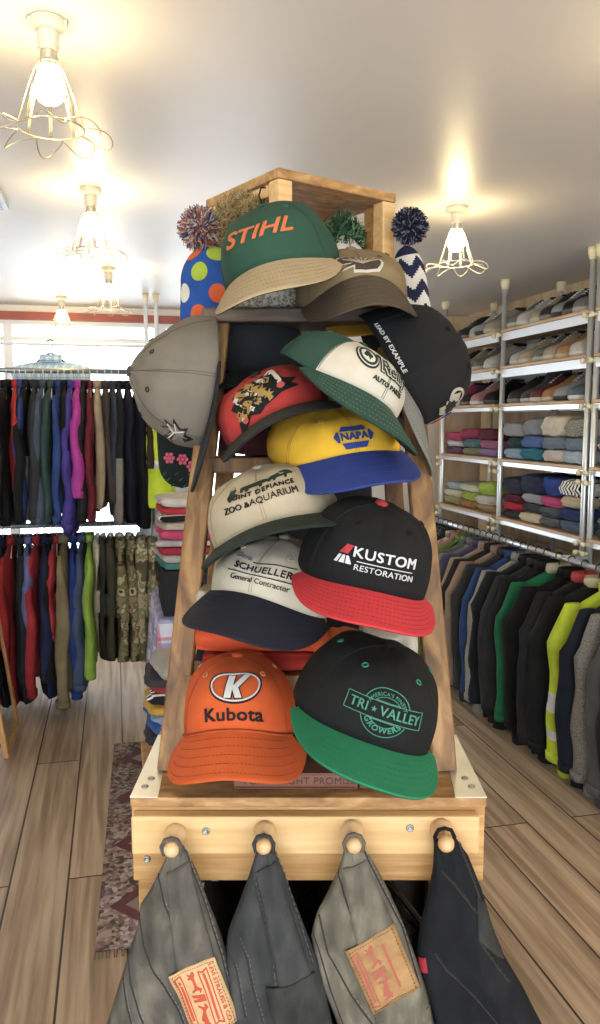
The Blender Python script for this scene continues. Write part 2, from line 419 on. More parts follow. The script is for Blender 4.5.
# ================================================================ GARMENTS
def ring(cx, cy, z, dx, wy, n=20, ph=0., fold=0., k=3):
    out = []
    for i in range(n):
        a = 2 * PI * i / n
        ca, sa = math.cos(a), math.sin(a)
        x = dx * math.copysign(abs(ca) ** .7, ca) + fold * math.sin(k * a + ph) ; y = wy * math.copysign(abs(sa) ** .85, sa)
        out.append((cx + x, cy + y, z))
    return out
M_zip = mat('zip_metal', '8a8a86', .3, metal=.9)
def garment(kind, label, col, L=.62, th=.035, w=.225, sleeves=True, sl=.56, seed=0, group=None, trim=None, mats=None, collar=None, cat=None, band=None):
    """hangs from a rail through z=0; the garment plane is local YZ, front towards -X"""
    rnd = random.Random(seed)
    t = thing(kind, label, cat or kind, (0, 0, 0), 0, group)
    M = mats or fabric(col, var=.22, vscale=9., bump=.6, bscale=260.)
    ms = [M, trim or M]
    b = MB(); rings = []
    ph = rnd.uniform(0, 6)
    if kind == 'trousers':
        for s in np.linspace(0, 1, 22):
            wy = w * (.62 + .12 * math.sin(s * 3)); zz = -.075 - L * s
            rings.append(ring(.006 * math.sin(ph + s * 6), .008 * math.sin(ph * 2 + 5 * s), zz, th * (.8 + .25 * math.sin(s * 9 + ph)), wy, 20, ph + s * 2, .004 + .004 * s, 4))
        b.loft(rings); b.build('leg', M, t)
        b = MB(); b.loft([ring(0, 0, -.05, th * .55, w * .62), ring(0, 0, -.095, th * .9, w * .66)]); b.build('waistband', M, t)
        b = MB()
        for sy in (-1,):
            rr = []
            for s in np.linspace(0, 1, 6): rr.append(ring(-.0, sy * w * .6, -.075 - L * (.42 + .2 * s), th * .8, .03 if 0 < s < 1 else .02, 12))
            b.loft(rr)
        b.build('cargo_pocket', M, t)
    else:
        prof = [(0, .055, .6), (.02, .075, .7), (.05, .14, .8), (.085, .195, .9), (.12, w * .96, 1), (.2, w, 1), (.35, w * .96, 1.), (.5, w * .93, 1.), (.7, w * .96, 1.05), (.85, w, 1.1), (.97, w * 1.02, 1.1), (1, w * 1.0, .95)]
        ts = np.linspace(0, 1, 24)
        for s in ts:
            wy = np.interp(s, [p[0] for p in prof], [p[1] for p in prof]); dd = np.interp(s, [p[0] for p in prof], [p[2] for p in prof])
            zz = -.065 - L * s
            rings.append([(x + .014 * noise.noise(Vector((y * 9, z * 5, seed * 2.3))) * min(1, s * 5), y + .008 * noise.noise(Vector((x * 9, z * 6, seed * 1.3 + 9))), z + .012 * s * noise.noise(Vector((y * 6, 0, seed)))) for (x, y, z) in ring(.01 * math.sin(ph + s * 4) * s, .012 * math.sin(ph * 3 + 4 * s) * s, zz, th * dd * (.42 + .58 * min(1, s * 4.5)), wy, 24, ph + s * 3, .003 + .006 * s, 5)])
        b.loft(rings)
        if trim is not None:
            for i, f in enumerate(b.f[:-2]):
                if (i // 24) >= trim_from(kind, band) : b.m[i] = 1
        b.build('body', ms, t)
        b = MB(); rr = []
        for s, rr_, dz in ((0, .062, -.075), (.5, .064, -.05), (1, .058, -.032), (1.2, .05, -.034), (1.3, .045, -.06)):
            rr.append(ring(0, 0, dz, th * .75, rr_, 16))
        b.loft(rr); b.build('collar', collar or M, t)
        if sleeves:
            for sy in (-1, 1):
                b = MB(); rr = []; dx = rnd.uniform(-.014, .014); dy = rnd.uniform(.0, .035)
                bend = rnd.uniform(-.01, .02)
                for s in np.linspace(0, 1, 16):
                    zz = -.115 - .045 * min(1, s * 8) - sl * s
                    cy = sy * (w * .80 + .045 * min(1, s * 5) + dy * s + bend * math.sin(s * PI))
                    wx = th * (.82 + .12 * math.sin(7 * s + ph)) * (.38 + .62 * min(1, s * 5)); wy = (.068 - .026 * s) * (.55 + .45 * min(1, s * 5))
                    rr.append([(x + .008 * noise.noise(Vector((y * 20, z * 11, seed * 3.1))), y + .016 * noise.noise(Vector((x * 9, z * 7, seed * 1.7 + sy))) * min(1, s * 3), z) for (x, y, z) in ring(dx * s + .006 * math.sin(9 * s + ph), cy, zz, wx, wy, 16, ph, .003, 3)])
                b.loft(rr)
                mm = [M, band or M]
                if band is not None:
                    for i in range(len(b.f) - 2):
                        if (i // 16) in (8, 9, 12): b.m[i] = 1
                b.build('sleeve', mm, t)
                if s: 
                    c = MB(); c.loft([ring(dx, sy * (w * .80 + .045 + dy), -.16 - sl + .02, th * .9, .046, 16), ring(dx, sy * (w * .80 + .045 + dy), -.16 - sl - .012, th * .85, .045, 16)])
                    c.build('cuff', M, t)
    return t
def trim_from(kind, band): return 12
M_hang = mat('black_plastic', '17171a', .35)
M_hangw = mat('clear_blue_plastic', 'cfe6ee', .25)
def hanger_mesh(m):
    b = MB()
    pts = [(0, .018 * math.cos(a), .0 + .018 * math.sin(a)) for a in np.linspace(-.3, PI + .25, 12)]
    pts += [(0, -.004, -.02), (0, 0, -.045)]
    b.tube(pts, .003, 6)
    arm = [(0, s * .115, -.052 - .085 * abs(s) ** 1.25) for s in np.linspace(-1, 1, 15)]
    b.tube(arm, [.005 + .002 * abs(s) for s in np.linspace(-1, 1, 15)], 6)
    o = b.build('clothes_hanger', m); return o
hang_k = hanger_mesh(M_hang); hang_w = hanger_mesh(M_hangw)
_hused = set()
def place_hanger(src, x, y, z, rz, label, group):
    o = src if src.name not in _hused else src.copy()
    if o is not src: COL.objects.link(o)
    _hused.add(src.name)
    o.location = (x, y, z); o.rotation_euler = (0, 0, rz); tag(o, label, 'hanger', group)

def hang_row(items, axis, pos0, fixed, z, group, where, hsrc, hlabel, hgroup, rz0):
    """items: (kind, colour words, hex, opts, position)"""
    made = []
    n = len(items)
    for i, (kind, words, col, op, p) in enumerate(items):
        prv = items[i - 1][1] if i else None; nxt = items[i + 1][1] if i < n - 1 else None
        op = dict(op); op['L'] = op['L'] * random.Random(i + 5).uniform(.96, 1.05); g = garment(kind, '', col, seed=i * 7 + len(group), group=group, **op)
        kname = kind.replace('_', ' ')
        if prv and nxt: lb = '%s %s on %s, between %s and %s' % (words, kname, where, prv, nxt)
        elif nxt: lb = '%s %s, first on %s' % (words, kname, where)
        else: lb = '%s %s, last on %s' % (words, kname, where)
        if prv and nxt and len(lb.split()) > 16: lb = '%s %s on %s, after %s' % (words, kname, where, prv)
        if prv and nxt and len(lb.split()) > 16: lb = '%s %s on %s' % (words, kname, where)
        if prv and nxt and len(lb.split()) > 16: lb = '%s %s on %s, after %s' % (words, kname, where, prv)
        if len(lb.split()) > 16: lb = '%s %s on %s' % (words, kname, where)
        g['label'] = lb
        g['category'] = {'hooded_jacket': 'jacket'}.get(kind, kname)
        rr = random.Random(i * 13 + len(group))
        loc = (p, fixed, z) if axis == 'x' else (fixed, p, z)
        g.location = loc; g.rotation_euler = (0, 0, rz0 + rr.uniform(-.10, .10))
        place_hanger(hsrc, loc[0], loc[1], z + .004, rz0 + rr.uniform(-.05, .05), hlabel, hgroup)
        made.append(g)
    return made
M_camo = ramp_mat('camouflage_cloth', [(0, '4a4434'), (.42, '8a7a5c'), (.5, '6b6a4c'), (.57, 'b3a684'), (.66, '3d3a30')], 'noise', 14, detail=3)
M_camo2 = ramp_mat('faded_camouflage_cloth', [(0, '5a543f'), (.42, 'a3967a'), (.5, '7c7a5e'), (.57, 'c2b798'), (.66, '4b4639')], 'noise', 11, detail=3)
M_greyc = ramp_mat('grey_urban_camouflage', [(0, '2c3033'), (.44, '5a6266'), (.52, '3a4040'), (.6, '8a9094')], 'noise', 16, detail=3)
M_stripeknit = ramp_mat('grey_ribbed_knit', [(0, '5c5c58'), (.5, 'a3a097')], 'wave', 60, rough=.95, const=False, bump=.6)
M_tweed = ramp_mat('grey_tweed', [(0, '4b4a47'), (.5, '6e6c67'), (.6, '8a8780')], 'noise', 220, const=False, detail=4)
M_plaidr = plaid('red_cream_plaid', 'cfc2ae', '30262a', 'a04038', 14, .4)
M_reflect = mat('silver_reflective_band', 'd9dee0', .3, metal=.2)
M_steel = mat('chrome_tube', 'd4d8da', .32, metal=.65)
M_dsteel = mat('dull_steel_tube', '9ba0a2', .35, metal=.8)
M_cap = mat('cream_plastic_cap', 'e6dcb8', .4)
M_white = mat('white_painted_metal', 'e8ecf0', .35)

# ---------------------------------------------------------------- left rack
RY = 4.3
t = thing('clothes_rail', 'upper chromed clothes rail with its end stand, in front of the window', 'clothes rail', (0, RY, 0))
b = MB(); b.tube([(-1.75, 0, 1.76), (.2, 0, 1.76)], .0135, 12); b.build('rail', M_dsteel, t)
b = MB(); b.tube([(-1.75, 0, .97), (.2, 0, .97)], .0135, 12); b.build('rail', M_dsteel, t)
for x in (-1.75, .2):
    b = MB(); b.tube([(x, 0, 0), (x, 0, 1.80)], .014, 12); b.build('pole', M_dsteel, t)
    b = MB(); b.tube([(x, -.25, .02), (x, .25, .02)], .014, 10); b.build('foot', M_dsteel, t)
    b = MB(); b.lathe([(0, -.03), (.02, -.03), (.022, 0), (.02, .03), (0, .03)], 12, M=Matrix.Translation((x, 0, .97))); b.build('joint', M_cap, t)
t['label'] = 'two-tier chromed clothes rack in front of the bright window'; t['category'] = 'clothes rack'
for i, x in enumerate((.21, .275)):
    t = thing('tension_pole', ('left' if i == 0 else 'right') + ' pole of the white pair pressed to the ceiling near the window', 'pole', (x, 5.22, 0), 0, 'paired poles by the window')
    b = MB(); b.tube([(0, 0, .02), (0, 0, CEIL - .04)], .013, 12); b.build('tube', M_white, t)
    b = MB(); b.lathe([(0, -.05), (.016, -.05), (.022, 0), (0, 0)], 14, M=Matrix.Translation((0, 0, CEIL))); b.build('ceiling_cap', M_cap, t)
    b = MB(); b.lathe([(0, 0), (.024, 0), (.016, .04), (0, .04)], 14); b.build('floor_cap', M_cap, t)
def lx(px): return -.551 + px * .00491
S = dict
upper = [
 ('jacket', 'pale blue grey', '7d93a3', S(L=.66, th=.03), -3), ('jacket', 'black', '1d1d20', S(L=.66, th=.032), 6), ('jacket', 'bright red', 'c8322e', S(L=.50, th=.024, sl=.42), 14),
 ('jacket', 'royal blue', '33478c', S(L=.60, th=.024), 19), ('jacket', 'black and grey', '1c1c20', S(L=.66, th=.026, trim=fabric('b9b6b8')), 25), ('jacket', 'charcoal', '37393e', S(L=.64, th=.032), 33),
 ('jacket', 'slate blue', '4c5a6e', S(L=.62, th=.03), 42), ('jacket', 'dark bottle green', '3b5350', S(L=.62, th=.028), 50), ('jacket', 'cobalt blue', '2f4a88', S(L=.64, th=.024), 57), ('jacket', 'jet black', '1a1a1c', S(L=.66, th=.028), 63),
 ('jacket', 'violet', '4d3f9c', S(L=.70, th=.03, sl=.60), 70), ('jacket', 'magenta', 'c23aa6', S(L=.46, th=.034, sl=.44), 77), ('jacket', 'dark charcoal', '2b2a2c', S(L=.56, th=.026), 82),
 ('jacket', 'maroon', '7a2534', S(L=.6, th=.022), 89), ('vest', 'beige', 'b6a182', S(L=.60, th=.032, sleeves=False), 96), ('vest', 'grey brown', '4b423c', S(L=.56, th=.03, sleeves=False), 104),
 ('vest', 'steel grey', '394250', S(L=.68, th=.03, sleeves=False), 111), ('vest', 'black with cream lining', '232427', S(L=.66, th=.028, sleeves=False, trim=fabric('8f8b80')), 118), ('vest', 'midnight navy', '161a2c', S(L=.66, th=.034, sleeves=False), 127),
 ('vest', 'ink black', '14161f', S(L=.70, th=.034, sleeves=False), 137), ('vest', 'dark brown', '3a2f26', S(L=.42, th=.02, sleeves=False), 145)]
upper = [(a, w, c, o, lx(p)) for a, w, c, o, p in upper]
hang_row(upper, 'x', 0, RY, 1.745, 'jackets on the upper left rail', 'the upper left rail', hang_w, 'clear plastic hanger hooked on the upper left rail', 'hangers on the upper left rail', 0)
# the hi-vis vest and the white shirt at the right end of the upper rail
g = garment('vest', 'fluorescent yellow safety vest with silver band at the right end of the left rack', 'd9f224', L=.40, th=.04, w=.10, sleeves=False, cat='vest')
g.location = (.19, RY - .16, 1.53); g.rotation_euler = (0, 0, R(60))
b = MB(); b.loft([ring(0, 0, -.22, .045, .104), ring(0, 0, -.26, .045, .104)]); b.build('reflective_band', M_reflect, g)
g = garment('shirt', 'white shirt hanging by itself between the safety vest and flowered beanie', 'dcdfe6', L=.62, th=.05, w=.12, sleeves=True, sl=.5, cat='shirt')
g.location = (.285, RY - .1, 1.53); g.rotation_euler = (0, 0, R(50))
place_hanger(hang_w, .19, RY - .16, 1.53, R(60), 'clear plastic hanger inside the yellow safety vest', None)
place_hanger(hang_w, .285, RY - .1, 1.53, R(50), 'clear plastic hanger inside the white shirt', None)
g = garment('shirt', 'blue and white checked shirt hung high against the window, above the rack', 'ffffff', L=.3, th=.03, w=.22, sleeves=False, mats=plaid('blue_white_check', 'eef6fb', '8fc4e4', '5fa6d0', 22, .4), cat='shirt')
g.location = (lx(45), RY + .35, 1.90); g.rotation_euler = (0, 0, R(80))
place_hanger(hang_k, lx(45), RY + .35, 1.93, R(80), 'black hanger holding the checked shirt against the window', None)
b = MB(); b.tube([(-1.75, 0, 0), (.2, 0, 0)], .008, 8); b.tube([(-1.75, 0, 0), (-1.75, 0, -1.92)], .01, 8); b.tube([(.2, 0, 0), (.2, 0, -1.92)], .01, 8)
o = b.build('thin_clothes_rail', M_white); o.location = (0, RY + .35, 1.925); tag(o, 'thin white rail behind the rack carrying the checked shirt', 'clothes rail')
lower = [
 ('jacket', 'dark navy', '1b2336', S(L=.78, th=.034), -4), ('jacket', 'scarlet', 'b02a30', S(L=.78, th=.03, sl=.70), 5), ('jacket', 'charcoal', '2c2f38', S(L=.80, th=.034), 13), ('shirt', 'periwinkle blue', '7378b0', S(L=.62, th=.03, sl=.5), 21),
 ('jacket', 'crimson', 'b5303a', S(L=.66, th=.028, sl=.64), 30), ('jacket', 'navy', '24294e', S(L=.76, th=.034), 38), ('jacket', 'black', '1b1d20', S(L=.74, th=.028), 45), ('jacket', 'short red', 'b5323c', S(L=.42, th=.022, sl=.36), 50),
 ('jacket', 'long khaki', '8d7d5c', S(L=.76, th=.042, sl=.70), 57), ('jacket', 'deep blue', '1f3a86', S(L=.74, th=.032, sl=.66), 67), ('jacket', 'slate', '4a5a78', S(L=.70, th=.034, sl=.62), 76), ('jacket', 'lime green', '9cc24a', S(L=.64, th=.03, sl=.56), 84),
 ('trousers', 'cream', 'd8d0b4', S(L=.56, th=.024), 91), ('trousers', 'dark grey', '3a3d38', S(L=.62, th=.026), 97), ('trousers', 'dark olive', '4a4a36', S(L=.60, th=.032), 105), ('trousers', 'brown camouflage', '6b6046', S(L=.60, th=.042, mats=M_camo), 115),
 ('trousers', 'green camouflage', '6b6046', S(L=.64, th=.042, mats=M_camo), 126), ('trousers', 'faded camouflage', '8a7d60', S(L=.60, th=.042, mats=M_camo2), 137), ('trousers', 'pale camouflage', '8a7d60', S(L=.56, th=.044, mats=M_camo2, w=.26), 149), ('trousers', 'grey green', '76827c', S(L=.46, th=.02), 159)]
lower = [(a, w, c, o, lx(p)) for a, w, c, o, p in lower]
hang_row(lower, 'x', 0, RY, .955, 'clothes on the lower left rail', 'the lower left rail', hang_w, 'clear plastic hanger hooked on the lower left rail', 'hangers on the lower left rail', 0)

# ---------------------------------------------------------------- right coats
coats = [
 ('jacket', 'light blue', '7f93a6', S(L=.62, th=.04)), ('jacket', 'denim blue', '4b6886', S(L=.60, th=.04)), ('jacket', 'black', '1d1f22', S(L=.70, th=.045)), ('jacket', 'dark urban camouflage', '2c3033', S(L=.72, th=.045, mats=M_greyc)),
 ('jacket', 'mottled grey', '55595b', S(L=.70, th=.045, mats=M_greyc)), ('jacket', 'dark olive', '33372f', S(L=.74, th=.045)), ('shirt', 'red and cream plaid', 'aa5a4a', S(L=.72, th=.04, mats=M_plaidr)), ('jacket', 'pale pink', 'c79a90', S(L=.66, th=.035)),
 ('jacket', 'lime', '7d9a4c', S(L=.66, th=.034)), ('jacket', 'sage grey', '6f7a72', S(L=.74, th=.045)), ('jacket', 'stone grey', '8d8a84', S(L=.74, th=.045)), ('jacket', 'purple blue', '5a567e', S(L=.74, th=.04)), ('jacket', 'cream tan', 'b09c84', S(L=.74, th=.04)),
 ('jacket', 'dark brown', '3a332f', S(L=.76, th=.045)), ('coat', 'pinkish beige', 'a88f7c', S(L=.78, th=.05)), ('jacket', 'graphite', '3b3d3f', S(L=.76, th=.05)), ('jacket', 'bright blue', '2e4f86', S(L=.78, th=.035)), ('cardigan', 'ribbed grey', '8a8780', S(L=.78, th=.05, mats=M_stripeknit)),
 ('jacket', 'blue black', '24282e', S(L=.78, th=.045)), ('jacket', 'charcoal', '36373a', S(L=.76, th=.05)), ('coat', 'soft black', '222326', S(L=.80, th=.05)), ('jacket', 'green with cream collar', '1f7a4f', S(L=.72, th=.035, collar=fabric('d8ccb2'))),
 ('coat', 'long black', '17181b', S(L=.80, th=.055)), ('jacket', 'dark with red collar', '26272a', S(L=.78, th=.05, collar=fabric('d24a50'))), ('coat', 'heavy black', '1a1b1e', S(L=.80, th=.055, collar=fabric('d9cba6'))), 
 ('jacket', 'fluorescent yellow reflective', 'd2ea2a', S(L=.78, th=.06, sl=.60, band=M_reflect)), ('coat', 'dark navy', '1a2230', S(L=.82, th=.05)), ('coat', 'grey tweed', '6e6c67', S(L=.82, th=.05, mats=M_tweed)), ('coat', 'mid grey', '5e6062', S(L=.80, th=.055)), ('coat', 'slate black', '26282b', S(L=.82, th=.055))]
ys = np.interp(np.arange(len(coats)), [0, 12, 20, len(coats) - 1], [5.05, 4.13, 3.50, 2.52])
coats = [(a, w, c, dict(o, w=.25, L=o['L'] * 1.03, sl=o.get('sl', .60) * 1.03), float(y)) for (a, w, c, o), y in zip(coats, ys)]
CX_ = 2.05
hang_row(coats, 'y', 0, CX_, .862, 'coats on the right rail', 'the right coat rail', hang_k, 'black plastic hanger hooked over the right coat rail', 'hangers on the right rail', R(90))

# ---------------------------------------------------------------- shelving unit on the right
M_board = wood('shelf_board', 'b98f66', 'd4ae84', 'e2c49c', (12, 1, 12), 5, .5)
M_whitebar = mat('white_shelf_bar', 'dfe6ee', .3, metal=.1)
SH = [2.021, 1.815, 1.605, 1.293, .957]
PY = [5.12, 4.28, 3.36, 2.42]
for ui in range(3):
    ya, yb = PY[ui + 1] + .03, PY[ui] - .03
    t = thing('shelving_unit', ['far bay of the tube shelving holding shoes and folded clothes', 'middle bay of the tube shelving, fully in view with six kinds of shoes', 'nearest bay of the tube shelving, cut by the right picture edge'][ui], 'shelving', (0, 0, 0), 0, 'tube shelving bays')
    for yy in ((ya, yb) if ui != 0 else (yb,)):
        for xx in (2.17, 2.52):
            b = MB(); b.tube([(xx, yy, .02), (xx, yy, CEIL - .04)], .0145, 12); b.build('pole', M_steel, t)
            b = MB(); b.lathe([(0, -.055), (.018, -.055), (.026, -.02), (.026, 0), (0, 0)], 14, M=Matrix.Translation((xx, yy, CEIL))); b.build('pole_cap', M_cap, t)
            b = MB(); b.lathe([(0, 0), (.026, 0), (.018, .04), (0, .04)], 14, M=Matrix.Translation((xx, yy, 0))); b.build('pole_foot', M_cap, t)
    for si, z in enumerate(SH):
        b = MB(); b.box(2.15, 2.54, ya + .0, yb - .0, z - .016, z, bev=.003); b.build('shelf_board', M_board, t, False)
        b = MB()
        for xx in (2.165, 2.525):
            b.box(xx - .006, xx + .006, ya, yb, z - (.062 if si < 2 else .040), z - .018)
        b.build('shelf_rail', M_whitebar if si < 2 else M_steel, t, False)
        for yy in (ya, yb):
            b = MB(); 
            for dz in ((-.03,) if si < 3 else (-.03, -.075)):
                b.tube([(2.17, yy, z + dz), (2.134, yy, z + dz)], .008, 10); b.tube([(2.143, yy, z + dz), (2.128, yy, z + dz)], .013, 12)
            b.build('joint', M_cap, t)
    b = MB(); b.tube([(CX_, ya - .03, .862), (CX_, yb + .03, .862)], .0125, 12)
    for yy in (ya, yb): b.tube([(CX_, yy, .862), (2.17, yy, .862)], .009, 8)
    b.build('hanging_rail', M_steel, t)
# cardboard and wooden boxes seen at the far end
M_kraft = mat('kraft_cardboard', 'b98a58', .8, var=.08)
for (x0, x1, y0, y1, z, h, lb) in ((2.2, 2.5, 5.2, 5.5, 0, 2.22, 'tall plywood board leaning beyond the far end of the shelving'),):
    b = MB(); b.box(x0, x1, y0, y0 + .03, .0, h, bev=.004); o = b.build('plywood_board', M_ply, None, False); tag(o, lb, 'board')

# ---------------------------------------------------------------- shoes
M_lining = mat('dark_shoe_lining', '1f1d1c', .9)
def shoe(col, sole, lace, high=False):
    _z0 = .012
    t = thing('shoe', '', 'shoe')
    up = fabric(col, rough=.65, bump=.3, bscale=300., var=.1, vscale=20.)
    L = .275
    def sec(s):  # half width, height
        w = np.interp(s, [0, .04, .12, .3, .5, .7, .9, 1], [.014, .032, .044, .048, .040, .034, .036, .022])
        h = np.interp(s, [0, .04, .13, .3, .45, .58, .7, .9, .97, 1], [.022, .036, .046, .056, .078, .094 + .03 * high, .088 + .05 * high, .085 + .05 * high, .082 + .05 * high, .06])
        return w, h
    b = MB(); rr = []
    for s in list(np.linspace(0, .1, 4)) + list(np.linspace(.15, .92, 14)) + [.96, 1.0]:
        w, h = sec(s); rg = []
        for i in range(16):
            a = PI * i / 15
            rg.append((-L / 2 + L * s, -w * math.copysign(abs(math.cos(a)) ** .7, math.cos(a)), _z0 + (h - _z0) * math.sin(a) ** .75))
        rr.append(rg)
    b.loft(rr, closed=True); b.build('upper', up, t)
    b = MB(); rr = []
    n = 28
    for (z, g) in ((0, .94), (.003, 1.0), (.010, 1.03), (.015, 1.02), (.017, .97)):
        rg = []
        for i in range(n):
            a = 2 * PI * i / n; s = .5 + .5 * math.cos(a) * 1.0
            w, h = sec(min(1, max(0, s))); w = max(w, .006)
            rg.append((-L / 2 + L * s + (g - 1) * .12 * math.cos(a), math.copysign(w * g, math.sin(a)) if abs(math.sin(a)) > .01 else 0, z + .004 * (s > .7)))
        rr.append(rg)
    b.loft(rr); b.build('sole', fabric(sole, rough=.6, bump=.2), t)
    b = MB()
    for i in range(14):
        pass
    zt = .092 + .045 * high
    b.lathe([(0, 0), (.8, 0), (1, .006), (.85, .010), (0, .002)], 18, M=Matrix.Translation((L * .27, 0, zt - .004)) @ Matrix.Diagonal((.045, .024, 1, 1)))
    b.build('lining', M_lining, t)
    b = MB()
    for k in range(5):
        s = .36 + k * .05; w, h = sec(s)
        b.tube([(-L / 2 + L * s, -w * .55, h * .90), (-L / 2 + L * s + .004, 0, h + .004), (-L / 2 + L * s, w * .55, h * .90)], .0022, 5)
    b.build('laces', fabric(lace), t)
    return t
SHOES = { # (colour words, upper, sole, lace, high)
 'grey': ('777775', 'c4c0b6', 'e6e4de', 0), 'white': ('c4c2bc', 'd6d4cc', 'ffffff', 0), 'charcoal': ('34373b', '8a8880', '222222', 0), 'cream': ('b4a892', 'd9d0bc', 'efe9da', 0),
 'black': ('1e1e20', '6a6864', 'dddddd', 0), 'silver grey': ('9a9da2', '43464a', 'ffffff', 0), 'tan': ('b98a5e', 'dccba8', '5a3a26', 0), 'burgundy': ('6f3440', 'd9cfc8', 'e8dcd4', 0),
 'grey high-top': ('565c62', 'c9c9c4', '2a2c2e', 1), 'pink': ('d8497c', 'f0e6e6', 'ffffff', 0), 'rose': ('c98a94', 'efe6e2', 'ffffff', 0), 'blue grey': ('5f6e80', 'e2e2de', 'ffffff', 0), 'taupe': ('9a8a7c', 'dcd2c2', 'efe6d8', 0)}
protos = {}
rows = {
 (0, 0): ['taupe', 'charcoal', 'white', 'silver grey', 'cream'], (0, 1): ['charcoal', 'cream', 'grey', 'white'], (0, 2): ['pink', 'charcoal', 'rose', 'black'],
 (1, 0): ['grey', 'white', 'cream', 'charcoal', 'silver grey', 'black', 'grey'], (1, 1): ['white', 'cream', 'grey', 'cream', 'tan', 'white'], (1, 2): ['charcoal', 'grey high-top', 'burgundy', 'tan', 'silver grey', 'blue grey'],
 (2, 0): ['white', 'black', 'grey'], (2, 1): ['cream', 'grey', 'white'], (2, 2): ['burgundy', 'black', 'blue grey']}
SN = ['top', 'second', 'third']; BN = ['far', 'middle', 'nearest']
for (ui, si), cl in rows.items():
    ya, yb = PY[ui + 1] + .09, PY[ui] - .09
    for j, cn in enumerate(cl):
        y = yb + (ya - yb) * (j + .5) / len(cl)
        nb = cl[j - 1] if j else None
        if cn not in protos:
            c, so, la, hi = SHOES[cn]; protos[cn] = shoe(c, so, la, bool(hi)); o = protos[cn]
        else: o = copy_thing(protos[cn])
        rr = random.Random(ui * 31 + si * 7 + j)
        o.location = (2.30 + rr.uniform(-.012, .012), y, SH[si] + .001); o.rotation_euler = (0, 0, rr.uniform(-.10, .2))
        o.scale = (1.08, 1.12, 1.55); o['group'] = 'shoes on the %s shelf, %s bay' % (SN[si], BN[ui])
        pos = ['first', 'second', 'third', 'fourth', 'fifth', 'sixth', 'seventh'][j]
        o['label'] = '%s shoe, %s from window side, %s shoe shelf, %s bay' % (cn, pos, SN[si], BN[ui])
# three knit hats behind the shoes on the top shelf of the middle bay
# ---------------------------------------------------------------- folded clothes
def folded(w, d, h, seed, name='folded_shirt', layers=2):
    rnd = random.Random(seed); b = MB(); rr = []; n = 28
    for s in np.linspace(-1, 1, 15):
        e = (1 - abs(s) ** 4) ** .5 if abs(s) < 1 else 0
        rg = []
        for i in range(n):
            a = 2 * PI * i / n; ca, sa = math.cos(a), math.sin(a)
            x = d / 2 * math.copysign(abs(ca) ** .35, ca); z = h / 2 * math.copysign(abs(sa) ** .6, sa)
            g = 1 - .06 * (math.cos(z / h * 2 * PI * layers) < -.3) * (ca < 0)
            x *= (g * (.93 + .07 * e)); z *= (.72 + .28 * e)
            x += .006 * noise.noise(Vector((seed, s * 2, a))) * 2
            zz = h / 2 + z * 1.0 + .10 * h * noise.noise(Vector((x * 12, s * 2.5, seed * 3.3)))
            rg.append((x, w / 2 * s, max(zz, 0.0)))
        rr.append(rg)
    b.loft(rr); me = b
    return me
def fold_piles(piles, x, d, y0, y1, z, where, group, seed0, cloths):
    """piles from the window side towards the camera; each is bottom-to-top colours"""
    n = len(piles); k = 0
    for j, pile in enumerate(piles):
        yc = y1 + (y0 - y1) * (j + .5) / n; w = abs(y1 - y0) / n * .97; zz = z
        for q, (words, c, h) in enumerate(pile):
            k += 1
            m = cloths.get(c) or fabric(c, var=.12, vscale=14)
            h *= 1.4; o = folded(w, d * random.Random(seed0 + k).uniform(.94, 1.0), h, seed0 + k).build('folded_shirt', m)
            rr = random.Random(seed0 * 3 + k)
            o.location = (x + rr.uniform(-.012, .012), yc, zz + .0005); o.rotation_euler = (0, 0, rr.uniform(-.05, .05))
            lvl = ('at the bottom' if q == 0 else 'on top' if q == len(pile) - 1 else ['', 'second from bottom', 'third from bottom', 'fourth from bottom'][q]) if len(pile) > 1 else 'alone'
            tag(o, '%s folded garment %s, %s pile on %s' % (words, lvl, ['first', 'second', 'third', 'fourth', 'fifth'][j], where), 'folded clothes', group)
            zz += h * .93
M_strp = ramp_mat('black_white_striped_jersey', [(0, 'efeeea'), (.55, '1c1c20')], 'wave', 12, detail=0, coords='Object', rot=(0, 0, R(90)))
cl = {'STR': M_strp, 'KNIT': M_stripeknit}
fold_piles([[('blue pale', '9ab4cc', .045), ('dark teal', '2f4a50', .05), ('silver grey', 'a3a6aa', .06)], [('teal', '2f7f98', .05), ('mid blue', '5a78b4', .05), ('ash grey', '93979c', .07)],
            [('pinkish white', 'e2d6d2', .05), ('slate', '7f8c9c', .05), ('cream', 'e6dcc8', .08)], [('ice blue', 'b9cee0', .05), ('grey blue', '7d93a8', .05), ('ribbed grey', 'KNIT', .07)]],
           2.33, .33, PY[2] + .05, PY[1] - .05, SH[3], 'the fourth shelf, middle bay', 'folded clothes, fourth shelf middle bay', 100, cl)
fold_piles([[('charcoal', '3a3b45', .035), ('bright red', 'c02a3a', .035), ('maroon', '6a2438', .035), ('dark slate', '33394a', .07)], [('cream', 'dfcfae', .04), ('dark grey', '4a4a54', .04), ('light grey', 'a6a9b0', .04), ('navy', '343a58', .075)],
            [('grey purple', '6a6672', .04), ('grey green', '55646a', .04), ('pink', 'd04a84', .04), ('cobalt', '2c4a9c', .075)], [('grey denim', '5a6a80', .045), ('blue', '30407a', .045), ('beige', 'd9c6a4', .045), ('black and white striped', 'STR', .06)]],
           2.33, .33, PY[2] + .05, PY[1] - .05, SH[4], 'the fifth shelf, middle bay', 'folded clothes, fifth shelf middle bay', 200, cl)
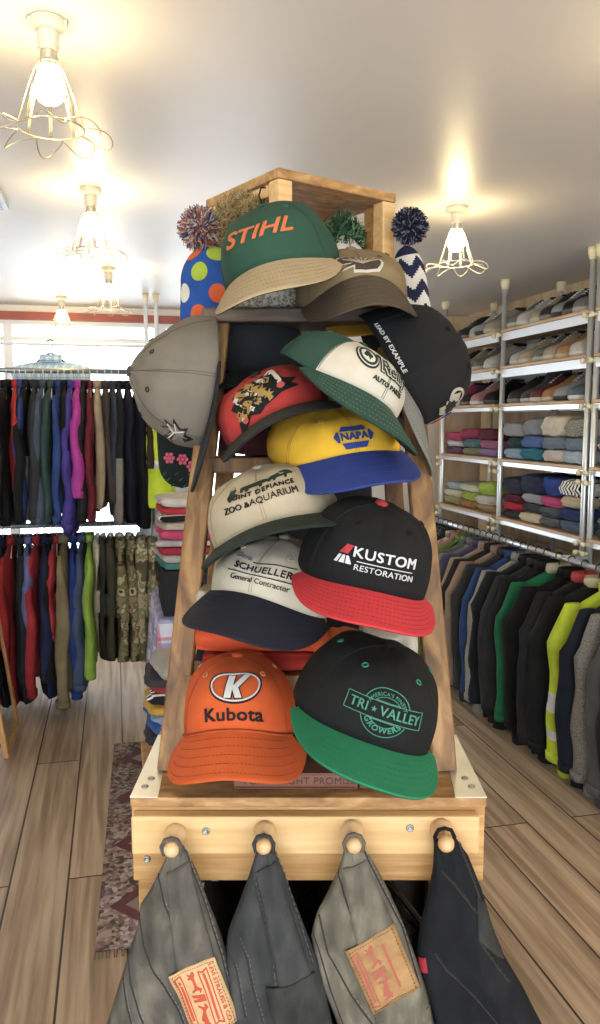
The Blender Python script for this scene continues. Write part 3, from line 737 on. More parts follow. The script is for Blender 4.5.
fold_piles([[('plum', '7a4a68', .035), ('white', 'dcdce0', .03), ('rose', 'c44a72', .04)], [('olive', '8a8c6a', .035), ('teal grey', '5f8088', .045), ('deep pink', 'a83a5c', .045)], [('lilac', '9a7ab0', .035), ('mauve', 'b06a8c', .04), ('dark wine', '6a2a3c', .05)]],
           2.33, .33, PY[1] + .05, PY[0] - .05, SH[3], 'the fourth shelf, far bay', 'folded clothes, fourth shelf far bay', 300, cl)
fold_piles([[('olive tan', 'a39a6a', .04), ('cream', 'd8d0b4', .035), ('pale blue', 'b4c4cc', .035)], [('orange tan', 'b07a4a', .035), ('lime', 'a6bc4a', .045), ('ivory', 'e0dac4', .035)], [('tan', 'b49a72', .035), ('off-white', 'd6d2c6', .04), ('yellow green', 'b4cc52', .06)]],
           2.33, .33, PY[1] + .05, PY[0] - .05, SH[4], 'the fifth shelf, far bay', 'folded clothes, fifth shelf far bay', 400, cl)
fold_piles([[('white', 'e0dcd6', .05), ('beige', 'd8c8ac', .05)], [('grey', '9a9a9c', .05), ('sand', 'c9b898', .05)]], 2.33, .33, PY[3] + .05, PY[2] - .05, SH[3], 'the fourth shelf, nearest bay', 'folded clothes, fourth shelf nearest bay', 500, cl)
fold_piles([[('dark green', '3a4a42', .04), ('grey marl', '9aa0a6', .04), ('blue', '2f5aa8', .04), ('khaki', '9a9878', .04), ('striped', 'STR', .06)], [('grey', '8a8c90', .05), ('navy', '30385a', .05)]], 2.33, .33, PY[3] + .05, PY[2] - .05, SH[4], 'the fifth shelf, nearest bay', 'folded clothes, fifth shelf nearest bay', 600, cl)
# beanies between the shoes on the top shelf
for (y, c1, c2, lb) in ((3.78, '7a4a5c', '26304a', 'striped purple knit hat standing behind the shoes on the top shelf'), (3.60, '2a5a9c', '1c1c24', 'blue and black knit hat behind the shoes on the top shelf'), (3.46, '7ac0b4', 'cfcac0', 'mint knit hat nearest the pole on the top shoe shelf')):
    b = MB(); b.lathe([(0, 0), (.062, 0), (.066, .02), (.064, .045), (.060, .05), (.058, .08), (.045, .11), (.02, .13), (0, .134)], 20)
    for i in range(len(b.f)):
        if i < 20 * 4: b.m[i] = 1
    o = b.build('knit_hat', [fabric(c2), fabric(c1)]); o.location = (2.45, y, SH[0] + .001); tag(o, lb, 'hat', 'knit hats on the shoe shelf')

# ---------------------------------------------------------------- mirror at the left
M_pine = wood('pine_frame', 'b98348', 'd09a5c', 'dcae74', (8, 8, 1), 5, .45)
M_mirror = mat('mirror_glass', 'd8dcdc', .03, metal=1.)
t = thing('standing_mirror', 'pine framed standing mirror leaning at the left edge', 'mirror', (-.50, 3.60, 0), 0)
t.rotation_euler = (0, R(-7), 0)
H_, D_ = 1.35, .42
for n_, a in (('frame_post', (-.012, .012, 0, .035, .02, H_)), ('frame_post', (-.012, .012, D_ - .035, D_, .02, H_)), ('frame_rail', (-.012, .012, .035, D_ - .035, .02, .055)), ('frame_rail', (-.012, .012, .035, D_ - .035, H_ - .035, H_))):
    b = MB(); b.box(*a, bev=.003); b.build(n_, M_pine, t, False)
b = MB(); b.box(-.004, .004, .035, D_ - .035, .055, H_ - .035); b.build('glass', M_mirror, t, False)
b = MB(); b.box(-.30, -.28, .1, .13, -.03, 1.0, bev=.003); b.build('back_leg', M_pine, t, False)

# ---------------------------------------------------------------- rug
def rug_mat():
    m = ramp_mat('kilim_weave', [(0, '7a5f5c'), (.3, '8c7a72'), (.45, '5c4848'), (.6, 'a09084'), (.8, '6c6c60')], 'voronoi_cell', 75, rough=.95, stretch=(1, 1.0, 1), bump=.2)
    return m
b = MB(); N = 30
top = []; 
for j in range(N + 1):
    for i in range(N + 1):
        top.append((i / N * .82, j / N * 1.5, .007 + .002 * math.sin(i * 1.3) * math.sin(j * .9)))
F = [(j * (N + 1) + i, j * (N + 1) + i + 1, (j + 1) * (N + 1) + i + 1, (j + 1) * (N + 1) + i) for j in range(N) for i in range(N)]
b.add(top, F); b.box(0, .82, 0, 1.5, .0005, .0068)
t = b.build('rug', rug_mat()); t.location = (-.09, 2.2, 0); t.rotation_euler = (0, 0, R(-2)); tag(t, 'worn kilim rug with faded red diamonds on the plank floor under the display', 'rug')
f = MB()
for i in range(80): f.tube([(i / 79 * .82, 0, .004), (i / 79 * .82 + .004 * math.sin(i * 3), -.035, .003)], .0016, 4)
f.build('fringe', fabric('8c7c6c'), t)
d = MB()
for j in range(4):
    for i in range(2):
        cx, cy = .2 + i * .42, .2 + j * .37
        for (s, mi) in ((.17, 0), (.12, 1), (.06, 2)):
            d.add([(cx - s, cy, .0095 + mi * .0007), (cx, cy - s, .0095 + mi * .0007), (cx + s, cy, .0095 + mi * .0007), (cx, cy + s, .0095 + mi * .0007)], [(0, 1, 2, 3)], mi)
d.build('diamond_pattern', [fabric('7a4c50'), fabric('a4948a'), fabric('4c5c54')], t, False)

# ---------------------------------------------------------------- table with plaid cloth behind the display
M_tcloth = plaid('blue_red_plaid_cloth', 'c4c6d8', '6a74a8', 'b04454', 8, .42)
M_pl2 = plaid('white_red_plaid_band', 'e6e0e0', 'b83c4c', '5a6aa0', 12, .45)
TX0, TX1, TY0, TY1, TZ = .125, 1.15, 2.95, 3.6, .76
t = thing('display_table', 'low wooden table behind the display, hidden by a plaid cloth', 'table', ((TX0 + TX1) / 2, (TY0 + TY1) / 2, 0))
hx, hy = (TX1 - TX0) / 2 - .03, (TY1 - TY0) / 2 - .03
b = MB(); b.box(-hx, hx, -hy, hy, TZ - .03, TZ, bev=.003); b.build('tabletop', M_pine, t, False)
for sx in (-1, 1):
    for sy in (-1, 1):
        b = MB(); b.box(sx * hx - (.05 if sx > 0 else 0), sx * hx + (.05 if sx < 0 else 0), sy * hy - (.05 if sy > 0 else 0), sy * hy + (.05 if sy < 0 else 0), 0, TZ - .03, bev=.003); b.build('leg', M_pine, t, False)
b = MB(); rr = []; n = 120
def perim(s, hx, hy):
    P = 4 * (hx + hy); u = s * P
    if u < 2 * hx: return -hx + u, -hy
    u -= 2 * hx
    if u < 2 * hy: return hx, -hy + u
    u -= 2 * hy
    if u < 2 * hx: return hx - u, hy
    u -= 2 * hx
    return -hx, hy - u
for z, g, wv in ((TZ + .002, 0, 0), (TZ - .01, .012, 0), (TZ - .1, .018, .004), (TZ - .25, .022, .010), (TZ - .42, .028, .016), (TZ - .44, .02, .016)):
    rg = []
    for i in range(n):
        x, y = perim(i / n, hx, hy); k = wv * math.sin(i * .9) + wv * .6 * math.sin(i * 2.1 + 1)
        rg.append((x * (1 + (g + k) / hx), y * (1 + (g + k) / hy), z))
    rr.append(rg)
b.loft(rr, cap=False); b.add([(-hx, -hy, TZ + .003), (hx, -hy, TZ + .003), (hx, hy, TZ + .003), (-hx, hy, TZ + .003)], [(0, 1, 2, 3)])
o = b.build('tablecloth', M_tcloth); o.location = t.location; tag(o, 'blue, white and red plaid cloth draped over the table behind the display', 'tablecloth')
# dark box and the knit pile on the table
b = MB(); b.box(0, .5, 0, .36, 0, .17, bev=.006); o = b.build('storage_box', fabric('25262c')); o.location = (.165, 3.02, TZ + .004); tag(o, 'dark storage box on the plaid cloth, under the pile of colourful knits', 'box')
piles = [[('teal green', '4f8f86', .03), ('grey and white', 'bdb7b0', .032), ('crimson', 'b02a44', .03), ('pale grey', 'c4bcb8', .03), ('hot pink', 'd8487a', .045), ('stone', 'c2b8a8', .03), ('black and white striped', 'STR', .032), ('red', 'c8343c', .03), ('cream and blue', 'd9d4cc', .04)],
         [('navy', '2c3558', .032), ('rose red', 'c04a5a', .034), ('pink', 'd86a8a', .034), ('wine', '7a2a40', .034), ('sand', 'cdbfa2', .04), ('white', 'dcdad6', .05)]]
for j, pile in enumerate(piles):
    zz = TZ + .176
    for q, (w_, c, h) in enumerate(pile):
        m = cl.get(c) or fabric(c, var=.12, vscale=14)
        o = folded(.28, .22, h, 700 + j * 20 + q).build('folded_shirt', m)
        rr = random.Random(q * 5 + j); o.location = (.265 + j * .25, 3.18 + rr.uniform(-.015, .015), zz); o.rotation_euler = (0, 0, rr.uniform(-.12, .12))
        lv = 'bottom' if q == 0 else 'top' if q == len(pile) - 1 else ['', 'second', 'third', 'fourth', 'fifth', 'sixth', 'seventh', 'eighth'][q] + ' from bottom'
        tag(o, '%s folded knit, %s in %s pile on dark box' % (w_, lv, ['left', 'right'][j]), 'folded clothes', 'knits piled on the dark box'); zz += h * .93
# stool with folded knit hats, nearer
t = thing('stool', 'low wooden stool behind the display crate, carrying folded knit hats', 'stool', (.30, 2.50, 0))
b = MB(); b.box(-.24, .24, -.15, .15, .41, .435, bev=.004); b.build('seat', M_pine, t, False)
for sx in (-1, 1):
    for sy in (-1, 1):
        b = MB(); b.tube([(sx * .19, sy * .11, .41), (sx * .215, sy * .13, 0)], [.017, .013], 10); b.build('leg', M_pine, t)
zz = .436
for q, (w_, c, h) in enumerate([('black', '1b1c20', .06), ('dark green', '2c3a36', .03), ('dark grey', '3a3c44', .04), ('blue', '3a62a8', .035), ('blue and white', '8fa8cc', .03), ('yellow', 'd8a83a', .025), ('black and white', 'STR', .035), ('brick red', 'a83c40', .03), ('charcoal', '43444a', .03), ('light stone', 'b4b0a8', .045)]):
    m = cl.get(c) or fabric(c, var=.12, vscale=14)
    o = folded(.24, .32, h, 800 + q).build('folded_hat', m); rr = random.Random(q + 77)
    o.location = (.245 + rr.uniform(-.02, .02), 2.48 + rr.uniform(-.015, .015), zz); o.rotation_euler = (0, 0, rr.uniform(-.15, .15))
    tag(o, '%s folded knit hat, %s in the pile on the low stool' % (w_, ['lowest', 'second lowest', 'third lowest', 'fourth lowest', 'fifth lowest', 'fifth from top', 'fourth from top', 'third from top', 'second from top', 'topmost'][q]), 'hat', 'folded knit hats on the stool'); zz += h * .93
# ================================================================ DISPLAY
M_oldwood = wood('worn_ladder_wood', '543a1a', '8c6232', 'b88c4e', (9, 9, 1), 5, .6, .5)
M_oldwoodh = wood('dark_worn_step', '2c211a', '463528', '6a5440', (1.5, 9, 9), 5, .6, .5)
M_osb = wood('rough_board_top', '8a5e30', 'b08246', 'd0a468', (3, 7, 7), 9, .6, .5)
M_pineh = wood('peg_rail_pine', 'd8a864', 'e4b878', 'ecc78c', (1.2, 14, 14), 5, .42, .12, False)
M_pineh2 = wood('apron_pine', 'b8803e', 'cf9c58', 'deb270', (1.2, 14, 22), 5, .5, .15, False)
M_peg = wood('peg_beech', 'd3a268', 'e0b47c', 'eac592', (6, 6, 6), 3, .35, .05, False)
M_sheet = mat('galvanised_sheet', 'd8d6cc', .35, metal=.55, var=.08, vscale=20)
M_dark = mat('dark_interior_board', '2a211b', .8)
M_screw = mat('screw_steel', '9a9a94', .35, metal=.9)

BX0, BX1, BY0, BY1, BZ = -.223, .245, 1.0, 1.245, 1.011
bo = DP((BX0 + BX1) / 2, BY0, 0)
t = thing('display_crate', 'square wooden display stand with peg rail and metal corner plates', 'display stand', bo, -YAW)
hw = (BX1 - BX0) / 2; dp = BY1 - BY0
b = MB(); b.box(-hw, hw, 0, dp, BZ - .014, BZ, bev=.002); b.build('top_board', M_osb, t, False)
b = MB(); b.box(-hw + .001, hw - .001, .004, .022, .893, BZ - .0145, bev=.002); b.build('apron_board', M_pineh2, t, False)
pr = MB(); pr.box(-hw + .004, hw - .012, -.016, .0035, .941, BZ - .018, bev=.003); pr = pr.build('peg_rail', M_pineh, t, False)
for s in (-1, 1):
    b = MB(); b.box(s * (hw - .012) - .012, s * (hw - .012) + .012, .023, dp - .01, .893, BZ - .0145, bev=.002); b.build('side_board', M_pineh2, t, False)
    for y in (.024, dp - .05):
        b = MB(); b.box(s * (hw - .022) - .019, s * (hw - .022) + .019, y, y + .038, 0, .8925, bev=.003); b.build('corner_post', M_pineh2, t, False)
b = MB(); b.box(-hw + .03, hw - .03, dp - .012, dp - .004, .03, .99); b.build('back_panel', M_dark, t, False)
b = MB(); b.box(-hw + .005, hw - .005, .03, dp - .015, .10, .118); b.build('bottom_shelf', M_pineh2, t, False)
b = MB(); b.tube([(-hw + .03, .13, .865), (hw - .03, .13, .865)], .011, 10); b.build('inner_rail', M_dsteel, t)
for (sx, w1) in ((-1, .032), (1, .036)):
    b = MB()
    x0 = sx * hw
    V = [(x0, 0, BZ + .0012), (x0 - sx * w1 * 1.15, 0, BZ + .0012), (x0 - sx * w1 * .6, dp * .86, BZ + .0012), (x0, dp * .86, BZ + .0012)]
    V += [(v[0], v[1], BZ + .0002) for v in V]
    b.add(V, [(0, 1, 2, 3), (4, 7, 6, 5), (0, 4, 5, 1), (1, 5, 6, 2), (2, 6, 7, 3), (3, 7, 4, 0)])
    pl = b.build('corner_plate', M_sheet, t, False)
    b = MB()
    for (dx, dy) in ((.014, .03), (.018, .055)):
        b.lathe([(0, .0012), (.005, .0012), (.0045, .0028), (.002, .0032), (0, .0030)], 12, M=Matrix.Translation((x0 - sx * dx, dy, BZ)))
    b.build('screw', M_screw, pl)
def screw(x, z, y, par):
    b = MB(); Mx = Matrix.Translation((x, y, z)) @ Matrix.Rotation(R(90), 4, 'X')
    b.lathe([(0, 0), (.0052, 0), (.0048, .0016), (.003, .002), (.0026, .0008), (0, .0008)], 14, M=Mx); b.build('screw', M_screw, par)
# local x = X in display frame - centre
cxd = (BX0 + BX1) / 2
def LX(px, py, yd): p = PX(px, py, yd); return p.x - cxd, p.z
for (px, py) in ((206, 831), (410, 828)):
    x, z = LX(px, py, .984); screw(x, z, -.0162, pr)
for (px, py) in ((147, 859),):
    x, z = LX(px, py, 1.004); screw(x, z, .0038, t)
PEGS = []
for (px, py) in ((176, 838), (265, 835), (352, 834), (441, 833)):
    x, z = LX(px, py - 5, .984); b = MB(); Mx = Matrix.Translation((x, -.016, z)) @ Matrix.Rotation(R(92), 4, 'X')
    b.lathe([(0, -.002), (.0135, -.002), (.0145, .004), (.0125, .010), (.007, .014), (.0058, .020), (.0066, .026), (.0088, .030), (.0105, .036), (.0090, .042), (.004, .0455), (0, .046)], 22, M=Mx)
    b.build('peg', M_peg, t); PEGS.append((x + cxd, z))
# hangers and dark clothes inside the stand
for i, (x, c, lb) in enumerate(((-.13, '1c1c20', 'black folded trousers hanging inside the wooden stand, left side'), (-.02, '15161a', 'black garment hanging inside the wooden stand, in the middle'), (.05, '202328', 'charcoal garment hanging inside the wooden stand, right of middle'), (.13, '26302c', 'dark green garment hanging inside the wooden stand, right side'))):
    g = garment('trousers', lb, c, L=.52, th=.022, w=.19, seed=i + 40, cat='trousers'); g.location = DP(x, 1.13, .86); g.rotation_euler = (0, 0, -YAW + R(8)); g.scale = (1, .8, 1)
for (x, rz, m, lb) in ((-.09, 70, mat('pale_blue_plastic', 'a9c4e6', .3), 'pale blue plastic hanger inside the wooden stand, between the first jeans'), (.09, 62, M_hang, 'black plastic hanger inside the wooden stand, left of the black jeans'), (.11, 55, M_hang, 'black plastic hanger inside the wooden stand, directly behind the black jeans')):
    o = hang_k.copy(); o.data = hang_k.data.copy(); o.data.materials[0] = m; COL.objects.link(o)
    o.location = DP(x, 1.13, .878); o.rotation_euler = (0, 0, -YAW + R(rz)); o.scale = (.8, .8, .8); tag(o, lb, 'hanger')

# ---------------------------------------------------------------- step ladder
lt = thing('step_ladder', 'small old wooden step ladder standing on the crate, paint worn off', 'ladder', DP(.008, 1.086, BZ), -YAW)
def beam(b, p, q, wx, wy, mi=0, up=Vector((0, 1, 0))):
    """squared bar from p to q with softened edges"""
    p = Vector(p); q = Vector(q); d = (q - p).normalized(); u = d.cross(up).normalized(); v = u.cross(d).normalized()
    rr = []; c = .14
    for s in np.linspace(0, 1, 9):
        o = p.lerp(q, s); rg = []
        for (a, e) in ((1, 1 - c), (1 - c, 1), (-1 + c, 1), (-1, 1 - c), (-1, -1 + c), (-1 + c, -1), (1 - c, -1), (1, -1 + c)):
            j = .0007 * noise.noise(Vector((s * 9, a * 3, e * 3)))
            rg.append(o + u * (a * wx / 2 + j) + v * (e * wy / 2 + j))
        rr.append(rg)
    b.loft(rr, mi)
FT = [(-.192, 0), (.196, 0)]; TP = [(-.134, .185), (.157, .185)]; LH = .645
for i in range(2):
    b = MB(); beam(b, (FT[i][0], 0, .0), (TP[i][0], .185, LH), .034, .026); b.build('front_rail', M_oldwood, lt, False)
for i in range(2):
    b = MB(); beam(b, (FT[i][0] * .84, .136, .0), (TP[i][0] * .82, .245, LH), .028, .022); b.build('rear_rail', M_oldwood, lt, False)
b = MB(); beam(b, (-.15, .168, .08), (.15, .168, .08), .03, .014, up=Vector((0, 0, 1))); beam(b, (-.12, .222, .42), (.13, .222, .42), .03, .014, up=Vector((0, 0, 1))); b.build('rear_stretcher', M_oldwood, lt, False)
for i, z in enumerate((.118, .425)):
    s = z / LH; x0 = FT[0][0] + (TP[0][0] - FT[0][0]) * s + .004; x1 = FT[1][0] + (TP[1][0] - FT[1][0]) * s - .004; y = .185 * s
    b = MB(); b.box(x0, x1, y - .012, y + .062, z - .012, z + .012, bev=.003); b.build('step', M_oldwood, lt, False)
b = MB(); b.box(TP[0][0] - .024, TP[1][0] + .024, .155, .285, LH - .004, LH + .018, bev=.004); b.build('top_step', M_oldwoodh, lt, False)

# ---------------------------------------------------------------- crate on top
CA = R(36)
near = Vector(DP(-.035, 1.33, 0)); ZB, ZT = 1.676, 1.905
ct = thing('top_crate', 'open wooden crate box standing on top of the ladder, corner forward', 'crate', (near.x, near.y, ZB), -YAW + CA)
LU, LV = .255, .235
b = MB(); b.box(0, LU, 0, LV, ZT - ZB - .016, ZT - ZB, bev=.002); b.build('top_board', M_osb, ct, False)
b = MB(); b.box(0, LU, 0, LV, 0, .014, bev=.002); b.build('bottom_board', M_osb, ct, False)
for (x, y, n_) in ((.001, .001, 0), (LU - .029, .001, 1), (.001, LV - .029, 2), (LU - .029, LV - .029, 3)):
    b = MB(); b.box(x, x + .028, y, y + .028, .0145, ZT - ZB - .0165, bev=.002); b.build('corner_post', M_pineh, ct, False)
b = MB(); b.box(LU - .016, LU - .002, .0295, .068, .0145, ZT - ZB - .0165); b.build('side_board', M_pineh2, ct, False)
for z in (.0145, .14, .19):
    b = MB(); b.box(-.0, .010, .0295, LV - .0295, z, z + .018); b.build('slat', M_pineh, ct, False)
M_hook = mat('dark_hook_metal', '2e2a26', .35, metal=.8)
for y in (.035, LV - .02):
    b = MB(); b.tube([(-.001, y, .205), (-.010, y, .203), (-.014, y, .19), (-.008, y, .178), (-.003, y, .186), (-.012, y - .004, .165), (-.018, y - .004, .155), (-.010, y - .004, .148), (-.005, y - .004, .155)], .0016, 6); b.build('hook', M_hook, ct)

# ================================================================ CAPS
FITS = {"stihl": {"n": [2.9, 2.25], "R": [[0.8615, 0.3793, -0.3375], [-0.4403, 0.8892, -0.1245], [0.2529, 0.2559, 0.933]], "T": [0.2494, 1.191, 1.718], "k": 3.436, "dl": 0.408, "L": 0.0695, "H": 0.0916, "S": 1.066, "W": 0.0882}, "tan": {"n": [2.9, 2.25], "R": [[0.9923, 0.0788, -0.0953], [-0.1025, 0.9552, -0.2776], [0.0691, 0.2852, 0.956]], "T": [0.3623, 1.2172, 1.686], "k": 8.245, "dl": 0.366, "L": 0.0694, "H": 0.0744, "S": 1.038, "W": 0.0797}, "grey": {"n": [2.1, 1.5], "R": [[0.1136, 0.0619, -0.9916], [-0.7922, 0.6079, -0.0528], [0.5995, 0.7916, 0.1181]], "T": [0.1411, 1.2522, 1.5624], "k": 0.903, "dl": -0.164, "L": 0.0705, "H": 0.1039, "S": 1.119, "W": 0.085}, "oreilly": {"n": [2.9, 2.25], "R": [[0.8124, -0.2373, 0.5326], [0.3599, 0.9227, -0.1379], [-0.4588, 0.3037, 0.835]], "T": [0.2892, 1.0443, 1.5436], "k": 2.422, "dl": 0.347, "L": 0.0728, "H": 0.0642, "S": 1.023, "W": 0.0842}, "black": {"n": [2.9, 2.25], "R": [[0.3288, -0.3199, 0.8886], [0.8803, 0.4446, -0.1657], [-0.3421, 0.8367, 0.4278]], "T": [0.4054, 1.178, 1.5736], "k": 2.536, "dl": 0.292, "L": 0.0738, "H": 0.1231, "S": 1.006, "W": 0.087}, "red": {"n": [2.9, 2.25], "R": [[0.8868, 0.1379, -0.4412], [-0.1809, 0.9819, -0.0565], [0.4254, 0.1299, 0.8956]], "T": [0.2289, 1.1417, 1.5036], "k": 3.982, "dl": 0.018, "L": 0.0676, "H": 0.0723, "S": 0.984, "W": 0.0939}, "napa": {"n": [2.9, 2.25], "R": [[0.9919, -0.0465, -0.1185], [0.0124, 0.9617, -0.2739], [0.1267, 0.2702, 0.9544]], "T": [0.3015, 1.098, 1.4608], "k": 4.719, "dl": 0.188, "L": 0.0674, "H": 0.062, "S": 1.125, "W": 0.0825}, "zoo": {"n": [2.9, 2.25], "R": [[0.9183, 0.2311, -0.3214], [-0.2448, 0.9696, -0.002], [0.3112, 0.0805, 0.9469]], "T": [0.2119, 1.0616, 1.3617], "k": 3.855, "dl": -0.032, "L": 0.0685, "H": 0.0753, "S": 1.088, "W": 0.0946}, "schu": {"n": [2.9, 2.25], "R": [[0.831, 0.5479, 0.0962], [-0.5314, 0.833, -0.1539], [-0.1645, 0.0768, 0.9834]], "T": [0.2115, 1.0553, 1.2632], "k": 5.163, "dl": 0.298, "L": 0.0742, "H": 0.0776, "S": 1.059, "W": 0.0853}, "kustom": {"n": [2.9, 2.25], "R": [[0.9582, 0.2223, 0.18], [-0.1736, 0.9521, -0.2518], [-0.2274, 0.21, 0.9509]], "T": [0.3031, 0.9632, 1.3074], "k": 3.431, "dl": 0.11, "L": 0.0724, "H": 0.0953, "S": 1.018, "W": 0.0875}, "kubota": {"n": [2.9, 2.25], "R": [[0.9648, 0.2607, -0.0351], [-0.2617, 0.9649, -0.0242], [0.0275, 0.0325, 0.9991]], "T": [0.1607, 1.0627, 1.0823], "k": 5.695, "dl": 0.44, "L": 0.071, "H": 0.1062, "S": 0.946, "W": 0.0961}, "tri": {"n": [2.9, 2.25], "R": [[0.9216, 0.2238, 0.3172], [-0.1852, 0.9716, -0.1475], [-0.3412, 0.0771, 0.9368]], "T": [0.2888, 0.9144, 1.1396], "k": 2.212, "dl": 0.107, "L": 0.07, "H": 0.0897, "S": 1.087, "W": 0.0835}}
CA_, CB_ = .082, .098
TH = R(68)
XE = CA_ * math.sin(TH)
class CapGeo:
    def __init__(s, f, wr=.0018, seed=0, soft=0.):
        s.H, s.k, s.L, s.dl, s.S, s.W = f['H'], f['k'], f['L'], f['dl'], f['S'], f.get('W', .085)
        s.wr, s.seed, s.soft = wr, seed, soft; s.n = f.get('n', (2.9, 2.25))
        ts = np.linspace(0, 1, 200); P = [s.raw(0, t) for t in ts]
        arc = [0]
        for i in range(1, 200): arc.append(arc[-1] + (P[i] - P[i - 1]).length)
        s.ts, s.arc = ts, np.array(arc)
    def raw(s, th, t):
        fr = .5 + .5 * math.cos(th); n = s.n[1] + (s.n[0] - s.n[1]) * fr ** 1.5
        ph = min(t, 1) * PI / 2
        r = max(math.cos(ph), 0) ** (2 / n); zr = math.sin(ph) ** (2 / n)
        x0 = CA_ * math.sin(th)
        z0 = s.k * (XE * XE - x0 * x0) if math.cos(th) > math.cos(TH) else 0
        return Vector((CA_ * math.sin(th) * r, -CB_ * math.cos(th) * r, z0 + (s.H - z0) * zr))
    def nrm(s, th, t):
        e = 1e-3; t = min(max(t, e), 1 - 3 * e)
        a = s.raw(th + e, t) - s.raw(th - e, t); c = s.raw(th, t + e) - s.raw(th, t - e)
        n = a.cross(c)
        return n.normalized() if n.length > 1e-12 else Vector((0, 0, 1))
    def crown(s, th, t, off=0.):
        p = s.raw(th, t); n = s.nrm(th, t) if t < .995 else Vector((0, 0, 1))
        w = min(1, t * 4)
        w2 = math.sin(min(1, t * 1.1) * PI) ; q = p * 16 + Vector((s.seed * 5.1, 0, 0))
        d = s.wr * (noise.noise(q) * 1.6 + noise.noise(q * 2.3) * .8 + noise.noise(Vector((th * 1.6, t * 2.2, s.seed * 3.7))) * 1.5) * w + .0022 * w2 * (abs(math.sin(3 * th)) - .6)
        return (p + n * (d + off)) * s.S
    def brim(s, u, v, off=0.):
        th = u * TH; xi = CA_ * math.sin(th); yi = -CB_ * math.cos(th)
        ph = u * PI / 2; y0 = CB_ * math.cos(TH)
        xo = s.W * math.copysign(abs(math.sin(ph)) ** (2 / 2.25), ph); yo = -(y0 + (CB_ + s.L - y0) * abs(math.cos(ph)) ** (2 / 2.25))
        x = xi + (xo - xi) * v; y = yi + (yo - yi) * v
        z = s.k * (XE * XE - x * x) - math.tan(s.dl) * v * math.hypot(xo - xi, yo - yi)
        n = Vector((2 * s.k * x, -math.tan(s.dl) * .6, 1)).normalized()
        return (Vector((x, y, z)) + n * off) * s.S
    def place(s, x, y, z=0.0, y0=0.):
        """flat pattern on the crown front: x across, y up from the brim (metres), z off the cloth"""
        a = max(0, (y + y0) / s.S); t = float(np.interp(a, s.arc, s.ts))
        p = s.raw(0, t); rr = max(.25, math.hypot(p.x, p.y) / CB_)
        return s.crown((x / s.S) / (CA_ * .93 * rr), t, .0013 + z)
def text2d(txt, size, bold=0., shear=0., sp=1., depth=.0005, line=1.):
    cu = bpy.data.curves.new('txt', 'FONT'); cu.body = txt; cu.size = size * 100; cu.shear = shear; cu.space_character = sp; cu.space_line = line
    cu.extrude = depth * 100; cu.align_x = 'CENTER'; cu.align_y = 'CENTER'; cu.resolution_u = 4
    o = bpy.data.objects.new('txt', cu)
    COL.objects.link(o); bpy.context.view_layer.update()
    me = bpy.data.meshes.new_from_object(o.evaluated_get(bpy.context.evaluated_depsgraph_get()))
    bm = bmesh.new(); bm.from_mesh(me); bmesh.ops.triangulate(bm, faces=list(bm.faces))
    for _ in range(4):
        es = [e for e in bm.edges if e.calc_length() > .55]
        if not es: break
        bmesh.ops.subdivide_edges(bm, edges=es, cuts=1); bmesh.ops.triangulate(bm, faces=[f for f in bm.faces if len(f.verts) > 3])
    bm.verts.index_update()
    V = [v.co * .01 for v in bm.verts]; F = [[v.index for v in f.verts] for f in bm.faces]; bm.free()
    if bold > .00012:   # heavier strokes: the same letters laid again a hair apart
        V0, F0 = V, F; V, F = [], []
        for q, (dx, dy) in enumerate(((1, 1), (-1, 1), (1, -1), (-1, -1))):
            F += [[i + len(V) for i in f] for f in F0]; V = V + [v + Vector((dx * bold * .75, dy * bold * .75, q * .00003)) for v in V0]
    bpy.data.objects.remove(o); bpy.data.curves.remove(cu); bpy.data.meshes.remove(me)
    return V, F
def poly2d(pts, depth=.0004, z=0., cuts=.006):
    """filled outline, cut up finely enough to bend, with a thickness"""
    bm = bmesh.new(); vs = [bm.verts.new((p[0] * 100, p[1] * 100, 0)) for p in pts]; bm.faces.new(vs)
    bmesh.ops.triangulate(bm, faces=list(bm.faces))
    for _ in range(5):
        es = [e for e in bm.edges if e.calc_length() > cuts * 100]
        if not es: break
        bmesh.ops.subdivide_edges(bm, edges=es, cuts=1, use_grid_fill=False); bmesh.ops.triangulate(bm, faces=list(bm.faces))
    r = bmesh.ops.extrude_face_region(bm, geom=list(bm.faces))
    for e in r['geom']:
        if isinstance(e, bmesh.types.BMVert): e.co.z += depth * 200
    bm.verts.index_update()
    V = [v.co * .01 + Vector((0, 0, z - depth)) for v in bm.verts]; F = [[v.index for v in f.verts] for f in bm.faces]; bm.free()
    return V, F
def stroke2d(pts, w, depth=.0004, closed=False, z=0.):
    pts = [Vector((p[0], p[1])) for p in pts]
    d = []
    for i in range(len(pts) - (0 if closed else 1)):     # fine steps so that it bends
        a, c = pts[i], pts[(i + 1) % len(pts)]; k = min(40, max(1, int((c - a).length / .004)))
        for j in range(k): d.append(a.lerp(c, j / k))
    if not closed: d.append(pts[-1])
    pts = d; N = len(pts); V = []; F = []
    for i, p in enumerate(pts):
        a = pts[(i - 1) % N] if (closed or i) else p; c = pts[(i + 1) % N] if (closed or i < N - 1) else p
        t = c - a; t = t.normalized() if t.length > 1e-9 else Vector((1, 0)); n = Vector((-t.y, t.x))
        for q in (p + n * w / 2, p - n * w / 2):
            V.append(Vector((q.x, q.y, z + depth))); V.append(Vector((q.x, q.y, z - depth)))
    for i in range(N if closed else N - 1):
        a = i * 4; c = ((i + 1) % N) * 4
        F += [(a, a + 2, c + 2, c), (a + 1, c + 1, c + 3, a + 3), (a, c, c + 1, a + 1), (a + 2, a + 3, c + 3, c + 2)]
    return V, F
